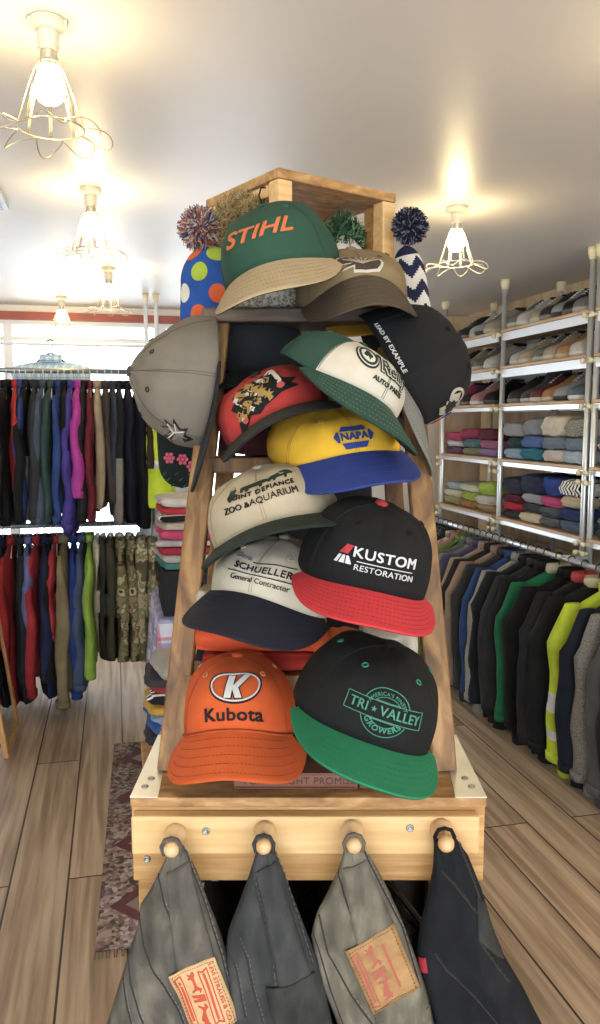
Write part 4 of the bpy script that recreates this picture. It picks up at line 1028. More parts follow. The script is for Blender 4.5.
def ell(cx, cy, rx, ry, n=40, a0=0, a1=2 * PI, rot=0):
    out = []
    for i in range(n):
        a = a0 + (a1 - a0) * i / (n - (0 if abs(a1 - a0 - 2 * PI) < 1e-6 else 1))
        x, y = rx * math.cos(a), ry * math.sin(a)
        out.append((cx + x * math.cos(rot) - y * math.sin(rot), cy + x * math.sin(rot) + y * math.cos(rot)))
    return out
def xf(VF, dx=0, dy=0, rot=0, sx=1, sy=1, arc=None, dz=0):
    V, F = VF; out = []
    for v in V:
        x, y = v[0] * sx, v[1] * sy
        if arc: # bend a line of text round a circle of radius arc (centre below if >0)
            a = x / abs(arc); r = abs(arc) + (y if arc > 0 else -y)
            x, y = (r * math.sin(a), r * math.cos(a) - abs(arc)) if arc > 0 else (r * math.sin(a), abs(arc) - r * math.cos(a))
        c, s_ = math.cos(rot), math.sin(rot)
        out.append(Vector((x * c - y * s_ + dx, x * s_ + y * c + dy, v[2] + dz)))
    return out, F
def make_cap(name_key, label, front, back, top, under=None, button=None, eyelet=None, stitch=None, seam=None, five=False, wr=.0018, seed=0, design=None, rows=6, strap=None, piping=None, fit=None, edge=None):
    f = fit or FITS[name_key]; g = CapGeo(f, wr, seed)
    o = bpy.data.objects.new('baseball_cap', None); COL.objects.link(o); o.empty_display_size = .05
    Mx = Matrix([list(f['R'][i]) + [f['T'][i]] for i in range(3)] + [[0, 0, 0, 1]])
    o.matrix_world = Mx; tag(o, label, 'cap', 'baseball caps on the ladder')
    # crown: closed shell with an inside
    NT, NZ = 144, 40; b = MB()
    def shell(off, flip, mi0, mi1):
        V = []; F = []; MI = []
        for j in range(NZ):
            t = (j / NZ) ** .9
            for i in range(NT):
                V.append(g.crown(-PI + 2 * PI * i / NT, t, off))
        V.append(g.crown(0, 1, off)); pole = len(V) - 1
        for j in range(NZ - 1):
            for i in range(NT):
                a = j * NT + i; c = j * NT + (i + 1) % NT
                F.append((a, c, c + NT, a + NT)); th = -180 + 360 * (i + .5) / NT; MI.append(mi0 if abs(th) < 60 else mi1)
        for i in range(NT):
            F.append(((NZ - 1) * NT + i, (NZ - 1) * NT + (i + 1) % NT, pole)); th = -180 + 360 * (i + .5) / NT; MI.append(mi0 if abs(th) < 60 else mi1)
        return V, F, MI
    V, F, MI = shell(0, False, 0, 1); n0 = len(V); b.v += [tuple(v) for v in V]; b.f += [list(x) for x in F]; b.m += MI
    V, F, MI = shell(-.0022, True, 2, 2); b.v += [tuple(v) for v in V]; b.f += [[n0 + k for k in reversed(x)] for x in F]; b.m += MI
    for i in range(NT): b.f.append([i, (i + 1) % NT, n0 + (i + 1) % NT, n0 + i]); b.m.append(1)
    inner = fabric('2b2b2d') if under is None else fabric(under)
    cr = b.build('crown', [fabric(front, var=.07), fabric(back, var=.07), fabric(strap or '3a3a3c')], o)
    # brim: top, edge and underside
    NU, NV = 56, 16; b = MB(); th_ = .0016
    rings = []
    cols = []
    for i in range(NU + 1):
        u = -1 + 2 * i / NU; c = []
        for j in range(NV + 1): c.append(g.brim(u, j / NV, th_))
        c.append(g.brim(u, 1.015, 0))
        for j in range(NV, -1, -1): c.append(g.brim(u, j / NV, -th_))
        cols.append(c)
    n = len(cols[0]); b.v = [tuple(p) for c in cols for p in c]
    for i in range(NU):
        for j in range(n):
            a = i * n + j; c = i * n + (j + 1) % n
            b.f.append([a, c, c + n, a + n]); b.m.append(0 if j < NV else (1 if j > NV else 2) if j != NV else 2)
    for i in (0, NU): b.f.append([i * n + j for j in range(n)]); b.m.append(0)
    br = b.build('brim', [fabric(top, var=.06), fabric(under or top, var=.06), fabric(edge or top, var=.06)], o, angle=50)
    # brim stitching in short dashes
    if stitch:
        b = MB(); rr_ = [(.16 + .72 * q / (rows - 1)) for q in range(rows)] if rows > 1 else [.9]
        for v in rr_:
            lim = .80 + .0 * v
            pts = [g.brim(u, v, th_ + .0003) for u in np.linspace(-lim, lim, 190)]
            acc = 0; run = []
            for a_, c_ in zip(pts[:-1], pts[1:]):
                acc += (c_ - a_).length; ph = acc % .0052
                if ph < .0036: run.append(a_)
                else:
                    if len(run) > 1: b.tube(run, .00033, 4)
                    run = []
        b.build('stitching', fabric(stitch), br)
    # panel seams
    b = MB()
    for deg in ([] if five else [0]) + [60, -60, 120, -120, 180]:
        for dd in ((-1.2, 1.2)):
            b.tube([g.crown(R(deg + dd * (1 - .6 * t)), t, .0001) for t in np.linspace(0.02, .97, 34)], .00045, 5)
    b.build('seam', fabric(seam or back), cr)
    b = MB(); pz = g.crown(0, 1, 0)
    b.lathe([(.0001, -.001), (.0075, -.001), (.0085, .001), (.007, .0034), (.003, .0046), (0, .0048)], 18, M=Matrix.Translation(pz)); b.build('button', fabric(button or back), o)
    for deg in (32, -32, 90, -90, 150, -150):
        if five and abs(deg) == 32: deg = math.copysign(44, deg)
        p = g.crown(R(deg), .60, .0006); nn = g.nrm(R(deg), .60); q = nn.to_track_quat('Z', 'Y').to_matrix().to_4x4()
        b = MB(); b.tube([Matrix.Translation(p) @ q @ Vector((.0032 * math.cos(a), .0032 * math.sin(a), 0)) for a in np.linspace(0, 2 * PI, 14, endpoint=False)], .0011, 6, closed=True)
        b.build('eyelet', fabric(eyelet or back), cr)
    # sweatband inside
    b = MB(); rr = []
    for t in (.0, .16):
        rr.append([tuple(g.crown(-PI + 2 * PI * i / 48, t + .01, -.0038)) for i in range(48)])
    b.loft(rr, cap=False); b.build('sweatband', fabric(strap or '3a3a3c'), o)
    if piping:
        b = MB(); b.tube([g.brim(u, .02, th_ + .0012) for u in np.linspace(-.98, .98, 40)], .0016, 6); b.build('piping', fabric(piping), br)
    # embroidery
    if design:
        for (nm, c, parts, lb) in design:
            b = MB()
            for VF in parts:
                V, F = VF; b.add([g.place(v[0], v[1], v[2]) for v in V], F)
            e = b.build(nm, fabric(c, rough=.7, bump=.5, bscale=1500, var=.05), cr, False)
            if lb: e['label'] = lb
    return o, g
T = text2d
def star(cx, cy, r): return [(cx + (r if i % 2 == 0 else r * .4) * math.sin(i * PI / 5), cy + (r if i % 2 == 0 else r * .4) * math.cos(i * PI / 5)) for i in range(10)]

# -- green cap with tan brim
H0 = .040
make_cap('stihl', 'dark green cap with a tan brim and slanted orange STIHL lettering', '2c5240', '2c5240', 'b8a27c', '1f2a24', eyelet='3f6a54', stitch='a8926c', seam='264a38', seed=1, rows=6, five=True,
  design=[('lettering', 'd8733c', [xf(T('STIHL', .031, .0008, .35, 1.05), 0, .046, 0, 1.15, .92)], 'orange slanted embroidered lettering')])
# -- khaki camouflage cap with an animal head
def splash(cx, cy, r, n, seed, sx=1., sy=1., sharp=.5):
    rnd = random.Random(seed); out = []
    for i in range(n):
        a = 2 * PI * i / n; q = r * (rnd.uniform(.75, 1.1) if i % 2 == 0 else rnd.uniform(sharp, sharp + .2))
        out.append((cx + q * math.cos(a) * sx, cy + q * math.sin(a) * sy))
    return out
make_cap('tan', 'faded khaki cap with dark brown drooping brim and spiky animal embroidery', '8f7a56', '8f7a56', '574a38', '4a4034', eyelet='6b5a40', stitch='6e604a', seam='7a6848', seed=2,
  design=[('embroidery', 'd6cdb8', [poly2d(splash(-.002, .023, .034, 26, 3, 1.10, .55, .40))], 'pale outline of the spiky emblem'),
          ('embroidery', '4a3b30', [poly2d(splash(-.002, .023, .030, 26, 3, 1.08, .50, .34), z=.0007)], 'brown body of the spiky emblem'),
          ('embroidery', 'b8a88c', [stroke2d([(-.002, .018), (-.026 + .008 * i, .034 - .002 * abs(i - 3))], .0016, z=.0014) for i in range(7)], 'pale streaks of the emblem')])
# -- taupe cap on the left, hanging on its side
def feathers():
    out_k = []; out_w = []; out_g = []
    out_k.append(poly2d([(-.020, .028), (-.004, .020), (-.013, .052), (-.004, .046), (.002, .058), (.006, .034), (.020, .040), (.012, .028), (.026, .024), (.010, .020), (.018, .010), (.000, .014), (-.006, .004), (-.010, .016), (-.024, .014)]))
    out_g.append(poly2d([(-.010, .044), (-.007, .044), (.000, .026), (.004, .046), (.0045, .030), (.016, .036), (.008, .026), (.020, .023), (.006, .021), (.012, .014), (.000, .017), (-.006, .010), (-.010, .020), (-.017, .019), (-.006, .024)], z=.0008, cuts=.004))
    out_w.append(stroke2d([(-.001, .044), (.002, .026), (-.005, .012)], .0018, z=.0016)); out_w.append(stroke2d([(.003, .028), (.018, .024)], .0016, z=.0016)); out_w.append(stroke2d([(.002, .022), (.012, .014)], .0016, z=.0016))
    return out_k, out_g, out_w
fk, fg, fw_ = feathers()
make_cap('grey', 'heathered taupe cap hanging on its side from the left of the ladder', '82796c', '82796c', '26282a', '26282a', button='4a4a48', eyelet='2c2a28', seam='5c554a', seed=3, wr=.0026, edge='26282a',
  design=[('embroidery', '1c1a1a', [xf(p, .020, .030, R(62)) for p in fk], 'black edge of the feather emblem'), ('embroidery', '8f8578', [xf(p, .020, .030, R(62)) for p in fg], 'taupe feathers of the emblem'), ('embroidery', 'e4e0d8', [xf(p, .020, .030, R(62)) for p in fw_], 'white strokes of the emblem')])
# -- green and cream trucker-style cap
sham = [poly2d(ell(-.0325 + .0028 * math.cos(a), .0455 + .0028 * math.sin(a), .0027, .0027, 12), z=.0016) for a in (R(90), R(210), R(330))] + [stroke2d([(-.0325, .0455), (-.031, .0385)], .0014, z=.0016)]
make_cap('oreilly', "cream-fronted green cap lettered O'Reilly Auto Parts, tilted to the right", 'd6ccb8', '2f4f42', '2f5244', '1f2d28', eyelet='2f4f42', stitch='6f8a7c', seam='4d6a5c', seed=4, rows=5, edge='2a4a3c',
  design=[('lettering', '1d2a26', [poly2d(ell(-.0325, .044, .0140, .0155)), stroke2d([(-.0150, .0545), (-.0185, .058)], .005)] + [xf(T('Reilly', .0225, .0024, 0, 1.0), .008, .042, 0, .98, 1.05)], 'dark green outlined lettering'),
          ('lettering', 'e2dccc', [poly2d(ell(-.0325, .044, .0120, .0134), z=.0008)] + [xf(T('Reilly', .0225, .0010, 0, 1.0), .008, .042, 0, .98, 1.05, dz=.0008)], 'cream inner line of the lettering'),
          ('lettering', '24382f', [stroke2d(ell(-.0325, .044, .0096, .0110), .0026, closed=True, z=.0016)] + [xf(T('Reilly', .0225, -.0001, 0, 1.0), .008, .042, 0, .98, 1.05, dz=.0016)] + sham + [xf(T('AUTO PARTS', .0085, .0002), .002, .022)], 'dark green inner letters with a clover')])
# -- black cap on the right hanging on its side
mc = random.Random(5)
cart = [poly2d(splash(mc.uniform(-.03, .03), mc.uniform(.022, .06), mc.uniform(.006, .012), 10, i + 50), z=.0006 * (i % 3)) for i in range(4)]
cap_b, gb = make_cap('black', 'black cap with heather grey brim hanging on its side at the right', '1c1c1d', '19191a', '8c8c86', '8c8c86', button='19191a', eyelet='101011', seam='2a2a2b', seed=5, rows=2, stitch='4e4e4a',
  design=[('embroidery', 'b8b09c', [poly2d(splash(-.01, .048, .022, 18, 9)), stroke2d(ell(-.018, .06, .014, .012), .004, closed=True)], 'pale part of the colourful front emblem'),
          ('embroidery', '2c2a28', [poly2d(splash(-.012, .046, .014, 16, 11), z=.0008)], 'dark part of the front emblem'),
          ('embroidery', '2c3f8c', [poly2d(splash(.012, .040, .012, 12, 12), z=.001)], 'blue part of the front emblem'),
          ('embroidery', 'b8442e', [poly2d(splash(.022, .026, .010, 12, 13), z=.001)] + [stroke2d([(.008 + .005 * i, .018), (.012 + .005 * i, .034)], .0022, z=.0016) for i in range(4)], 'red part of the front emblem'),
          ('embroidery', 'd2cec2', [stroke2d([(.026 + .003 * i, .012), (.029 + .003 * i, .020)], .0016, z=.0012) for i in range(5)], 'small pale lettering bars')])
# side lettering, reads along the base edge towards the brim
b = MB(); V, F = T('LEAD BY EXAMPLE', .0092, .0002, 0, 1.04)
for v_ in [V]:
    P = []
    for v in v_:
        th = R(-92) + v.x / (CA_ * 1.02); p_ = .014 + v.y; tt = float(np.interp(p_, gb.arc, gb.ts)); P.append(gb.crown(th, tt, .001 + v.z))
    b.add(P, F)
e = b.build('lettering', fabric('d8d8d4'), cap_b, False); e['label'] = 'white lettering along the side'
# -- red cap
rnd = random.Random(8)
figs_k = [poly2d([(-.046, .010), (-.040, .022), (-.050, .030), (-.040, .036), (-.044, .048), (-.030, .052), (-.020, .064), (-.004, .066), (.010, .074), (.024, .068), (.020, .060), (.030, .040), (.048, .034), (.036, .030), (.046, .024), (.020, .022), (.010, .018), (-.004, .014), (-.014, .008), (-.026, .012), (-.034, .004), (-.050, -.004)])]
figs_g = [poly2d(splash(x, y, r, 14, i + 70, sharp=.3), z=.0008) for i, (x, y, r) in enumerate(((-.030, .042, .010), (-.014, .052, .012), (-.004, .036, .012), (.004, .026, .009), (-.026, .024, .009), (-.036, .016, .008), (.006, .052, .008)))]
figs_w = [poly2d([(.008, .060), (.016, .070), (.022, .066), (.026, .036), (.020, .032), (.018, .056)], z=.0016)] + [poly2d(splash(x, y, r, 8, i + 90), z=.0016) for i, (x, y, r) in enumerate(((-.016, .038, .006), (-.008, .026, .005), (-.036, .038, .005), (.000, .056, .005), (-.036, .012, .004), (-.020, .018, .004)))]
rnd = random.Random(18)
for i in range(26):
    x, y = rnd.uniform(-.042, .014), rnd.uniform(.012, .060)
    if abs(y - .040 - x * .55) < .018:
        (figs_g if i % 3 else figs_w).append(stroke2d([(x, y), (x + rnd.uniform(-.007, .007), y + rnd.uniform(-.007, .007))], rnd.uniform(.0012, .0026), z=.0018 + .00005 * i))
figs_k2 = [stroke2d([(x, y), (x + rnd.uniform(-.006, .006), y + rnd.uniform(-.006, .006))], .0014, z=.0032) for x, y in ((rnd.uniform(-.040, .016), 0) for _ in range(30)) for y in (.040 + x * .5 + rnd.uniform(-.014, .014),)]
figs_r = [poly2d(ell(.022, .030, .005, .004), z=.0022), poly2d(ell(-.034, .010, .004, .003), z=.0024)]
make_cap('red', 'red cap with a dark brim and big black, gold and white embroidery', 'c63a32', 'a82f2a', '3b3d38', '26282a', eyelet='a82f2a', seam='b0342e', seed=6, edge='20211f', button='2b2b2b',
  design=[('embroidery', '1a1716', figs_k, 'black outline of the emblem'), ('embroidery', 'b4904a', figs_g, 'gold parts of the emblem'), ('embroidery', '1a1716', figs_k2, 'black lines of the emblem'), ('embroidery', 'e4dcd0', figs_w, 'white parts of the emblem'), ('embroidery', 'd65a50', figs_r, 'red dots of the emblem')])
# -- yellow and blue cap
hexa = [(-.034, .034), (-.024, .054), (.024, .054), (.034, .034), (.024, .014), (-.024, .014)]
def rect(x0, x1, y0, y1): return [(x0, y0), (x1, y0), (x1, y1), (x0, y1)]
make_cap('napa', 'yellow cap with royal blue brim and blue hexagonal NAPA badge', 'ecb80e', 'e6b00c', '2b3f8c', '26367a', eyelet='c08c14', seam='b8860f', seed=7, wr=.003, stitch='33489a', rows=5,
  design=[('badge', '27408a', [xf(q_, -.001, -.0005, 0, .70, .70) for q_ in [poly2d([(-.024, .0455), (-.018, .056), (.018, .056), (.024, .0455)]), poly2d([(-.024, .0225), (-.018, .012), (.018, .012), (.024, .0225)]), poly2d([(-.036, .034), (-.0295, .0440), (-.026, .0440), (-.026, .024), (-.0295, .024)]), poly2d([(.036, .034), (.0295, .0440), (.026, .0440), (.026, .024), (.0295, .024)])]], 'blue hexagon badge'),
          ('lettering', '27408a', [xf(T('NAPA', .0128, .0006, 0, 1.06), -.001, .0233, 0, .98, 1.05)], 'blue block lettering')])
# -- cream zoo cap
def bear(cx, cy, s):
    P = [(-1.6, -.1), (-1.5, .35), (-1.1, .55), (-.5, .62), (.1, .75), (.8, .72), (1.35, .55), (1.8, .2), (2.1, -.1), (1.85, -.25), (1.5, -.1), (1.1, -.1), (1.0, -.6), (.7, -.62), (.6, -.15), (.0, -.1), (-.5, -.12), (-.7, -.6), (-1.0, -.62), (-1.0, -.1), (-1.25, -.2), (-1.4, -.55), (-1.65, -.5)]
    return [(cx + x * s, cy + y * s) for x, y in P]
make_cap('zoo', 'cream cap with dark green brim, lettered Zoo & Aquarium beneath two bears', 'c9b99a', 'c4b392', '2c382f', '26302a', eyelet='b3a283', seam='ab9b7c', seed=8, wr=.0026, edge='202a24',
  design=[('embroidery', '2c3a2c', [poly2d(bear(-.004, .059, .0108)), poly2d(bear(.030, .060, .0092)), poly2d([(-.040, .046), (-.034, .060), (-.026, .062), (-.030, .054), (-.024, .050), (-.036, .040)])], 'dark green bear figures'),
          ('lettering', '1d1f1c', [xf(T('POINT DEFIANCE', .0100, .0002, 0, 1.10), .004, .045), xf(T('ZOO &', .0100, .0002), -.0285, .0300), xf(T('AQUARIUM', .0124, -.0001), .0175, .0315, 0, .92, 1)], 'black lettering')])
# -- cream and navy cap
make_cap('schu', 'cream cap with a navy brim, lettered Schueller General Contractor', 'd3c7b0', 'cdbfa5', '23242f', '1e1f28', eyelet='b8aa90', seam='b3a68c', seed=9, wr=.003, stitch='2e303c', rows=6,
  design=[('lettering', '23242c', [xf(T('SCHUELLER', .0132, .0002, 0, 1.06), .008, .034, 0, .98, .85), stroke2d([(-.006, .0435), (.045, .0435)], .0010), stroke2d([(-.034, .0265), (.045, .0265)], .0010), xf(T('General Contractor', .0088, .0000), .008, .020)], 'dark blue lettering'),
          ('lettering', '7d858c', [xf(T('Davis', .0095, .0002, .3), -.020, .0475)], 'grey small lettering')])
# -- black and red cap
tri_r = [poly2d([(-.046, .036), (-.038, .046), (-.031, .046), (-.036, .036)])]
make_cap('kustom', 'black cap with a bright red brim, lettered Kustom Restoration', '18191a', '161718', 'dc323c', 'a82a30', button='b3303a', eyelet='121213', seam='242526', seed=10, wr=.0016, stitch='9c2a30', rows=7,
  design=[('lettering', 'e6e6e6', [xf(T('KUSTOM', .0170, .0003, 0, 1.08), .007, .041, 0, 1.02, .92), xf(T('RESTORATION', .0100, .0001, 0, 1.04), .0085, .0248, 0, 1.0, .95), stroke2d([(-.024, .0318), (.040, .0318)], .0009)], 'white lettering'),
          ('logo', 'c8323a', [poly2d([(-.044, .0375), (-.037, .0475), (-.0295, .0475), (-.0345, .0375)])], 'red half of the peak logo'),
          ('logo', 'e6e6e6', [poly2d([(-.0485, .027), (-.0440, .0355), (-.0410, .0355), (-.0450, .027)]), poly2d([(-.0430, .027), (-.0395, .0355), (-.0370, .0355), (-.0370, .027)]), poly2d([(-.0355, .027), (-.0355, .0355), (-.0330, .0355), (-.0290, .027)])], 'white half of the peak logo')])
# -- orange cap
K = [poly2d([(-.0135, .0475), (-.0055, .0475), (-.0005, .0775), (-.0085, .0775)], z=.0014, cuts=.005), poly2d([(-.0045, .0610), (.0105, .0775), (.0185, .0760), (.0035, .0600), (.0080, .0475), (.0000, .0475)], z=.0014, cuts=.005)]
Kk = [poly2d([(-.0150, .0462), (-.0040, .0462), (.0010, .0790), (-.0100, .0790)], z=.0006, cuts=.005), poly2d([(-.0055, .0605), (.0100, .0790), (.0205, .0770), (.0052, .0600), (.0098, .0462), (-.0012, .0462)], z=.0006, cuts=.005)]
make_cap('kubota', 'orange cap lettered Kubota under an oval K emblem, bottom left', 'e25e18', 'd85814', 'e05e18', 'c4521a', eyelet='dc8a5c', stitch='7a3216', seam='b34a1c', seed=11, wr=.0014, rows=5, five=True, piping='c9531f',
  design=[('logo', '1e1a1c', [xf(q_, .0045, -.0055, 0, .93, 1.0) for q_ in [stroke2d(ell(0, .0625, .0315, .0200), .0042, closed=True)] + Kk], 'black oval outline of the emblem'),
          ('logo', 'e8e2da', [xf(q_, .0045, -.0055, 0, .93, 1.0) for q_ in [stroke2d(ell(0, .0625, .0300, .0185), .0019, closed=True, z=.0010)] + K], 'white letter and ring'),
          ('lettering', '231c20', [xf(T('Kubota', .0235, .0006, 0, 1.04), .002, .0215, 0, 1.0, .95)], 'dark blue lettering')])
# -- black and green cap
arcT = xf(T("AMERICA'S FINEST", .0058, .0001, 0, 1.08), 0, .0605, arc=.0205)
grow = xf(T('GROWERS', .0085, .0002, 0, 1.12), 0, .0205, arc=-.0205)
make_cap('tri', 'black cap with a green brim, lettered Tri-Valley Growers in green', '191a1a', '171818', '21885e', '1b6446', button='171818', eyelet='2f8a68', seam='252626', seed=12, wr=.0022, stitch='28805c', rows=6,
  design=[('lettering', '4c9a80', [xf(T('TRI   VALLEY', .0136, .0002, 0, 1.04), .0005, .0405, 0, .98, 1.05), poly2d(star(-.0125, .0405, .0034)),
      stroke2d(rect(-.043, .043, .0315, .0500), .0008, closed=True), stroke2d(ell(0, .0405, .0255, .0270, 30, R(22), R(158)), .0008), stroke2d(ell(0, .0405, .0255, .0270, 30, R(202), R(338)), .0008),
      stroke2d(ell(0, .0405, .0165, .0165, 20, R(38), R(142)), .0007), stroke2d([(-.0130, .0510), (.0130, .0510)], .0007), stroke2d(ell(0, .0405, .0165, .0165, 20, R(218), R(322)), .0007), stroke2d([(-.0130, .0304), (.0130, .0304)], .0007),
      arcT, grow], 'light green lettering in a round badge')])
# -- darker caps tucked behind
def plain_cap(px, py, yd, up, col, label, fr=(0, -.2, 1), seed=20, brim=None, S=.95):
    P = PX(px, py, yd); w = Vector(DP(P.x, P.y, P.z))
    rt = Vector((math.cos(YAW), -math.sin(YAW), 0)); fh = Vector((math.sin(YAW), math.cos(YAW), 0)); zz = Vector((0, 0, 1))
    cv = lambda v: rt * v[0] + zz * v[1] - fh * v[2]
    U = cv(up).normalized(); Fv = cv(fr); Fv = (Fv - U * Fv.dot(U)).normalized(); Y = -Fv; X = Y.cross(U)
    f = dict(R=[[X[i], Y[i], U[i]] for i in range(3)], T=list(w), k=3., dl=.15, L=.068, H=.11, S=S, W=.085)
    return make_cap(None, label, col, col, brim or col, seed=seed, fit=f)[0]
plain_cap(262, 372, 1.36, (-.15, .95, .2), '23262a', 'dark charcoal cap deep inside the ladder, behind the red cap', (-.4, -.1, .9), 21)
plain_cap(236, 700, 1.245, (-.05, 1, .1), '1b1b1e', 'plain black cap directly behind the orange cap', (.1, 0, .9), 22)
plain_cap(330, 712, 1.20, (.1, 1, .05), '1e1f20', 'plain black cap wedged behind the green-brimmed black cap', (-.4, 0, .9), 23)
plain_cap(357, 322, 1.35, (0, .9, .3), 'c8962a', 'mustard yellow cap tucked under the khaki cap', (.2, -.2, .9), 24, None, .70)

# ================================================================ KNIT HATS
def pompom(parent, loc, r, cols, n=900, seed=0, width=.0012, name='pompom', fuzz=.25):
    rnd = random.Random(seed); b = MB()
    b.lathe([(0, -r * .6)] + [(r * .62 * math.cos(a), r * .62 * math.sin(a)) for a in np.linspace(-PI / 2 + .2, PI / 2 - .2, 8)] + [(0, r * .62)], 14, M=Matrix.Translation(loc))
    for i in range(n):
        z = rnd.uniform(-1, 1); a = rnd.uniform(0, 2 * PI); q = math.sqrt(1 - z * z)
        d = Vector((q * math.cos(a), q * math.sin(a), z)); e = Vector((rnd.uniform(-1, 1), rnd.uniform(-1, 1), rnd.uniform(-1, 1))) * fuzz
        L = r * rnd.uniform(.85, 1.08); p0 = Vector(loc) + d * r * .5; p1 = Vector(loc) + (d + e * .5).normalized() * L * .85; p2 = Vector(loc) + (d + e).normalized() * L
        b.tube([p0, p1, p2], [width, width, width * .6], 3, mi=rnd.randrange(len(cols)), cap=False)
    return b.build(name, cols, parent)
def beanie_mat_dots():
    m = bpy.data.materials.new('dotted_blue_knit'); m.use_nodes = True
    nt = m.node_tree; bs = nt.nodes['Principled BSDF']; bs.inputs['Roughness'].default_value = .95
    bs.inputs['Base Color'].default_value = srgb('1f52a0')
    return m
def hat_shell(R0, H, par, mats, fn=None, flat=1., n=48, m=30, name='knit'):
    """a hanging beanie: closed top, open rim, with thickness"""
    b = MB(); rings = []
    def prof(s): # s 0 rim .. 1 top
        return R0 * (1 - .10 * s) * (1 - max(0, (s - .62) / .38) ** 2.2) ** .5 if s < 1 else .002
    for s in np.linspace(0, 1, m):
        r = max(prof(s), .003)
        rings.append([(r * math.cos(2 * PI * i / n), r * flat * math.sin(2 * PI * i / n), -H + H * s) for i in range(n)])
    inner = [[(p[0] * .96, p[1] * .96, p[2] - (.003 if p[2] > -H + .001 else 0)) for p in rg] for rg in rings]
    V = [p for rg in rings for p in rg]; b.add(V, [(j * n + i, j * n + (i + 1) % n, (j + 1) * n + (i + 1) % n, (j + 1) * n + i) for j in range(m - 1) for i in range(n)])
    if fn:
        for q, f in enumerate(b.f): b.m[q] = fn(q % n, q // n)
    k = len(b.v); b.add([p for rg in inner for p in rg], [(j * n + i, (j + 1) * n + i, (j + 1) * n + (i + 1) % n, j * n + (i + 1) % n) for j in range(m - 1) for i in range(n)])
    for i in range(n): b.f.append([i, (i + 1) % n, k + (i + 1) % n, k + i]); b.m.append(0)
    b.f.append(list(range((m - 1) * n, m * n))); b.m.append(0)
    return b.build(name, mats, par), prof
def at(px, py, yd): p = PX(px, py, yd); return DP(p.x, p.y, p.z)
M_bl = fabric('1f55a8', bump=.7, bscale=300)
p = at(213, 245, 1.40)
t = thing('knit_hat', 'blue knit hat with orange, lime and white dots and a mixed yarn pompom', 'hat', p, -YAW + R(20))
sh, pf = hat_shell(.060, .175, t, M_bl, flat=.5)
dots = [('e2622a', 'orange'), ('b4cc3a', 'lime'), ('e8e4cc', 'cream')]
bs_ = [MB(), MB(), MB()]
k = 0
for row in range(5):
    for cidx in range(5):
        a0 = R(-90 + (cidx - 2) * 68 + (row % 2) * 34); s0 = .12 + row * .2; mi = (cidx + row * 2) % 3
        V = []; ringn = 18
        for rr_, nn in ((0, 1), (.5, ringn), (1, ringn)):
            for q in range(nn):
                an = 2 * PI * q / ringn; da = rr_ * .0125 * math.cos(an); ds = rr_ * .0160 * math.sin(an)
                s = min(.97, max(.01, s0 + ds / .175)); r = pf(s) * 1.0; a = a0 + da / max(.02, pf(s0) * .8)
                V.append((r * math.cos(a) * 1.012, r * .50 * math.sin(a) * 1.02 - .0006, -.175 + .175 * s))
        F = [(0, 1 + q, 1 + (q + 1) % ringn) for q in range(ringn)] + [(1 + q, 1 + ringn + q, 1 + ringn + (q + 1) % ringn, 1 + (q + 1) % ringn) for q in range(ringn)]
        b = MB(); b.add(V, F); e = b.build('dot', fabric(dots[mi][0], bump=.7, bscale=300), sh); e['label'] = dots[mi][1] + ' dot'
pompom(t, (-.022, -.004, .024), .038, [fabric(c) for c in ('e07a4a', '4a5a8c', 'd9cfc4', 'c9705a', '7a6a80', 'e4ddd0')], 1100, 3, .0013)
# fur pompom hat hanging from the crate
p = at(246, 218, 1.42)
t = thing('knit_hat', 'knit hat mostly hidden behind the green cap, with a tan fur pompom', 'hat', p, -YAW)
hat_shell(.030, .13, t, fabric('8c8478', bump=.9, bscale=250), flat=.6)
pompom(t, (-.004, -.02, -.016), .054, [fabric(c) for c in ('c0a066', 'd4b87c', 'a88a54', 'e0ca96', '8a7044')], 3600, 5, .0007, 'fur_pompom', .5)
# navy and white chevron hat on the right
p = at(405, 246, 1.45)
M_nv, M_wh = fabric('1f2440', bump=.7, bscale=300), fabric('dcd4c8', bump=.7, bscale=300)
t = thing('knit_hat', 'navy and white chevron knit hat with a navy pompom, right of the crate', 'hat', p, -YAW + R(-25))
_h = hat_shell(.032, .15, t, [M_nv, M_wh], lambda i, j: 1 if ((j + 5 * abs(((i / 144 * 5) % 1) - .5) * 2) % 11) < 5.5 and j < 34 else 0, flat=.6, n=144, m=40)[0]; _h.rotation_euler = (0, R(-9), 0)
pompom(t, (.010, -.004, .032), .032, [fabric(c) for c in ('1f2238', '2a2c44', '8c8c9c', '15172a')], 900, 6, .0013)
# grey ragg-knit hat lying on the top step
p = at(272, 314, 1.36)
t = thing('knit_hat', 'grey marled ragg-knit hat lying on the top step under the green cap', 'hat', (p[0], p[1], 1.675), -YAW)
M_ragg = ramp_mat('marled_grey_yarn', [(0, '4a453c'), (.45, '8f887a'), (.6, 'c9c2b2')], 'noise', 260, const=False, bump=.8)
b = folded(.15, .10, .055, 91, layers=1); b.build('knit', M_ragg, t); b = folded(.152, .104, .02, 92, layers=1); o = b.build('cuff', M_ragg, t)
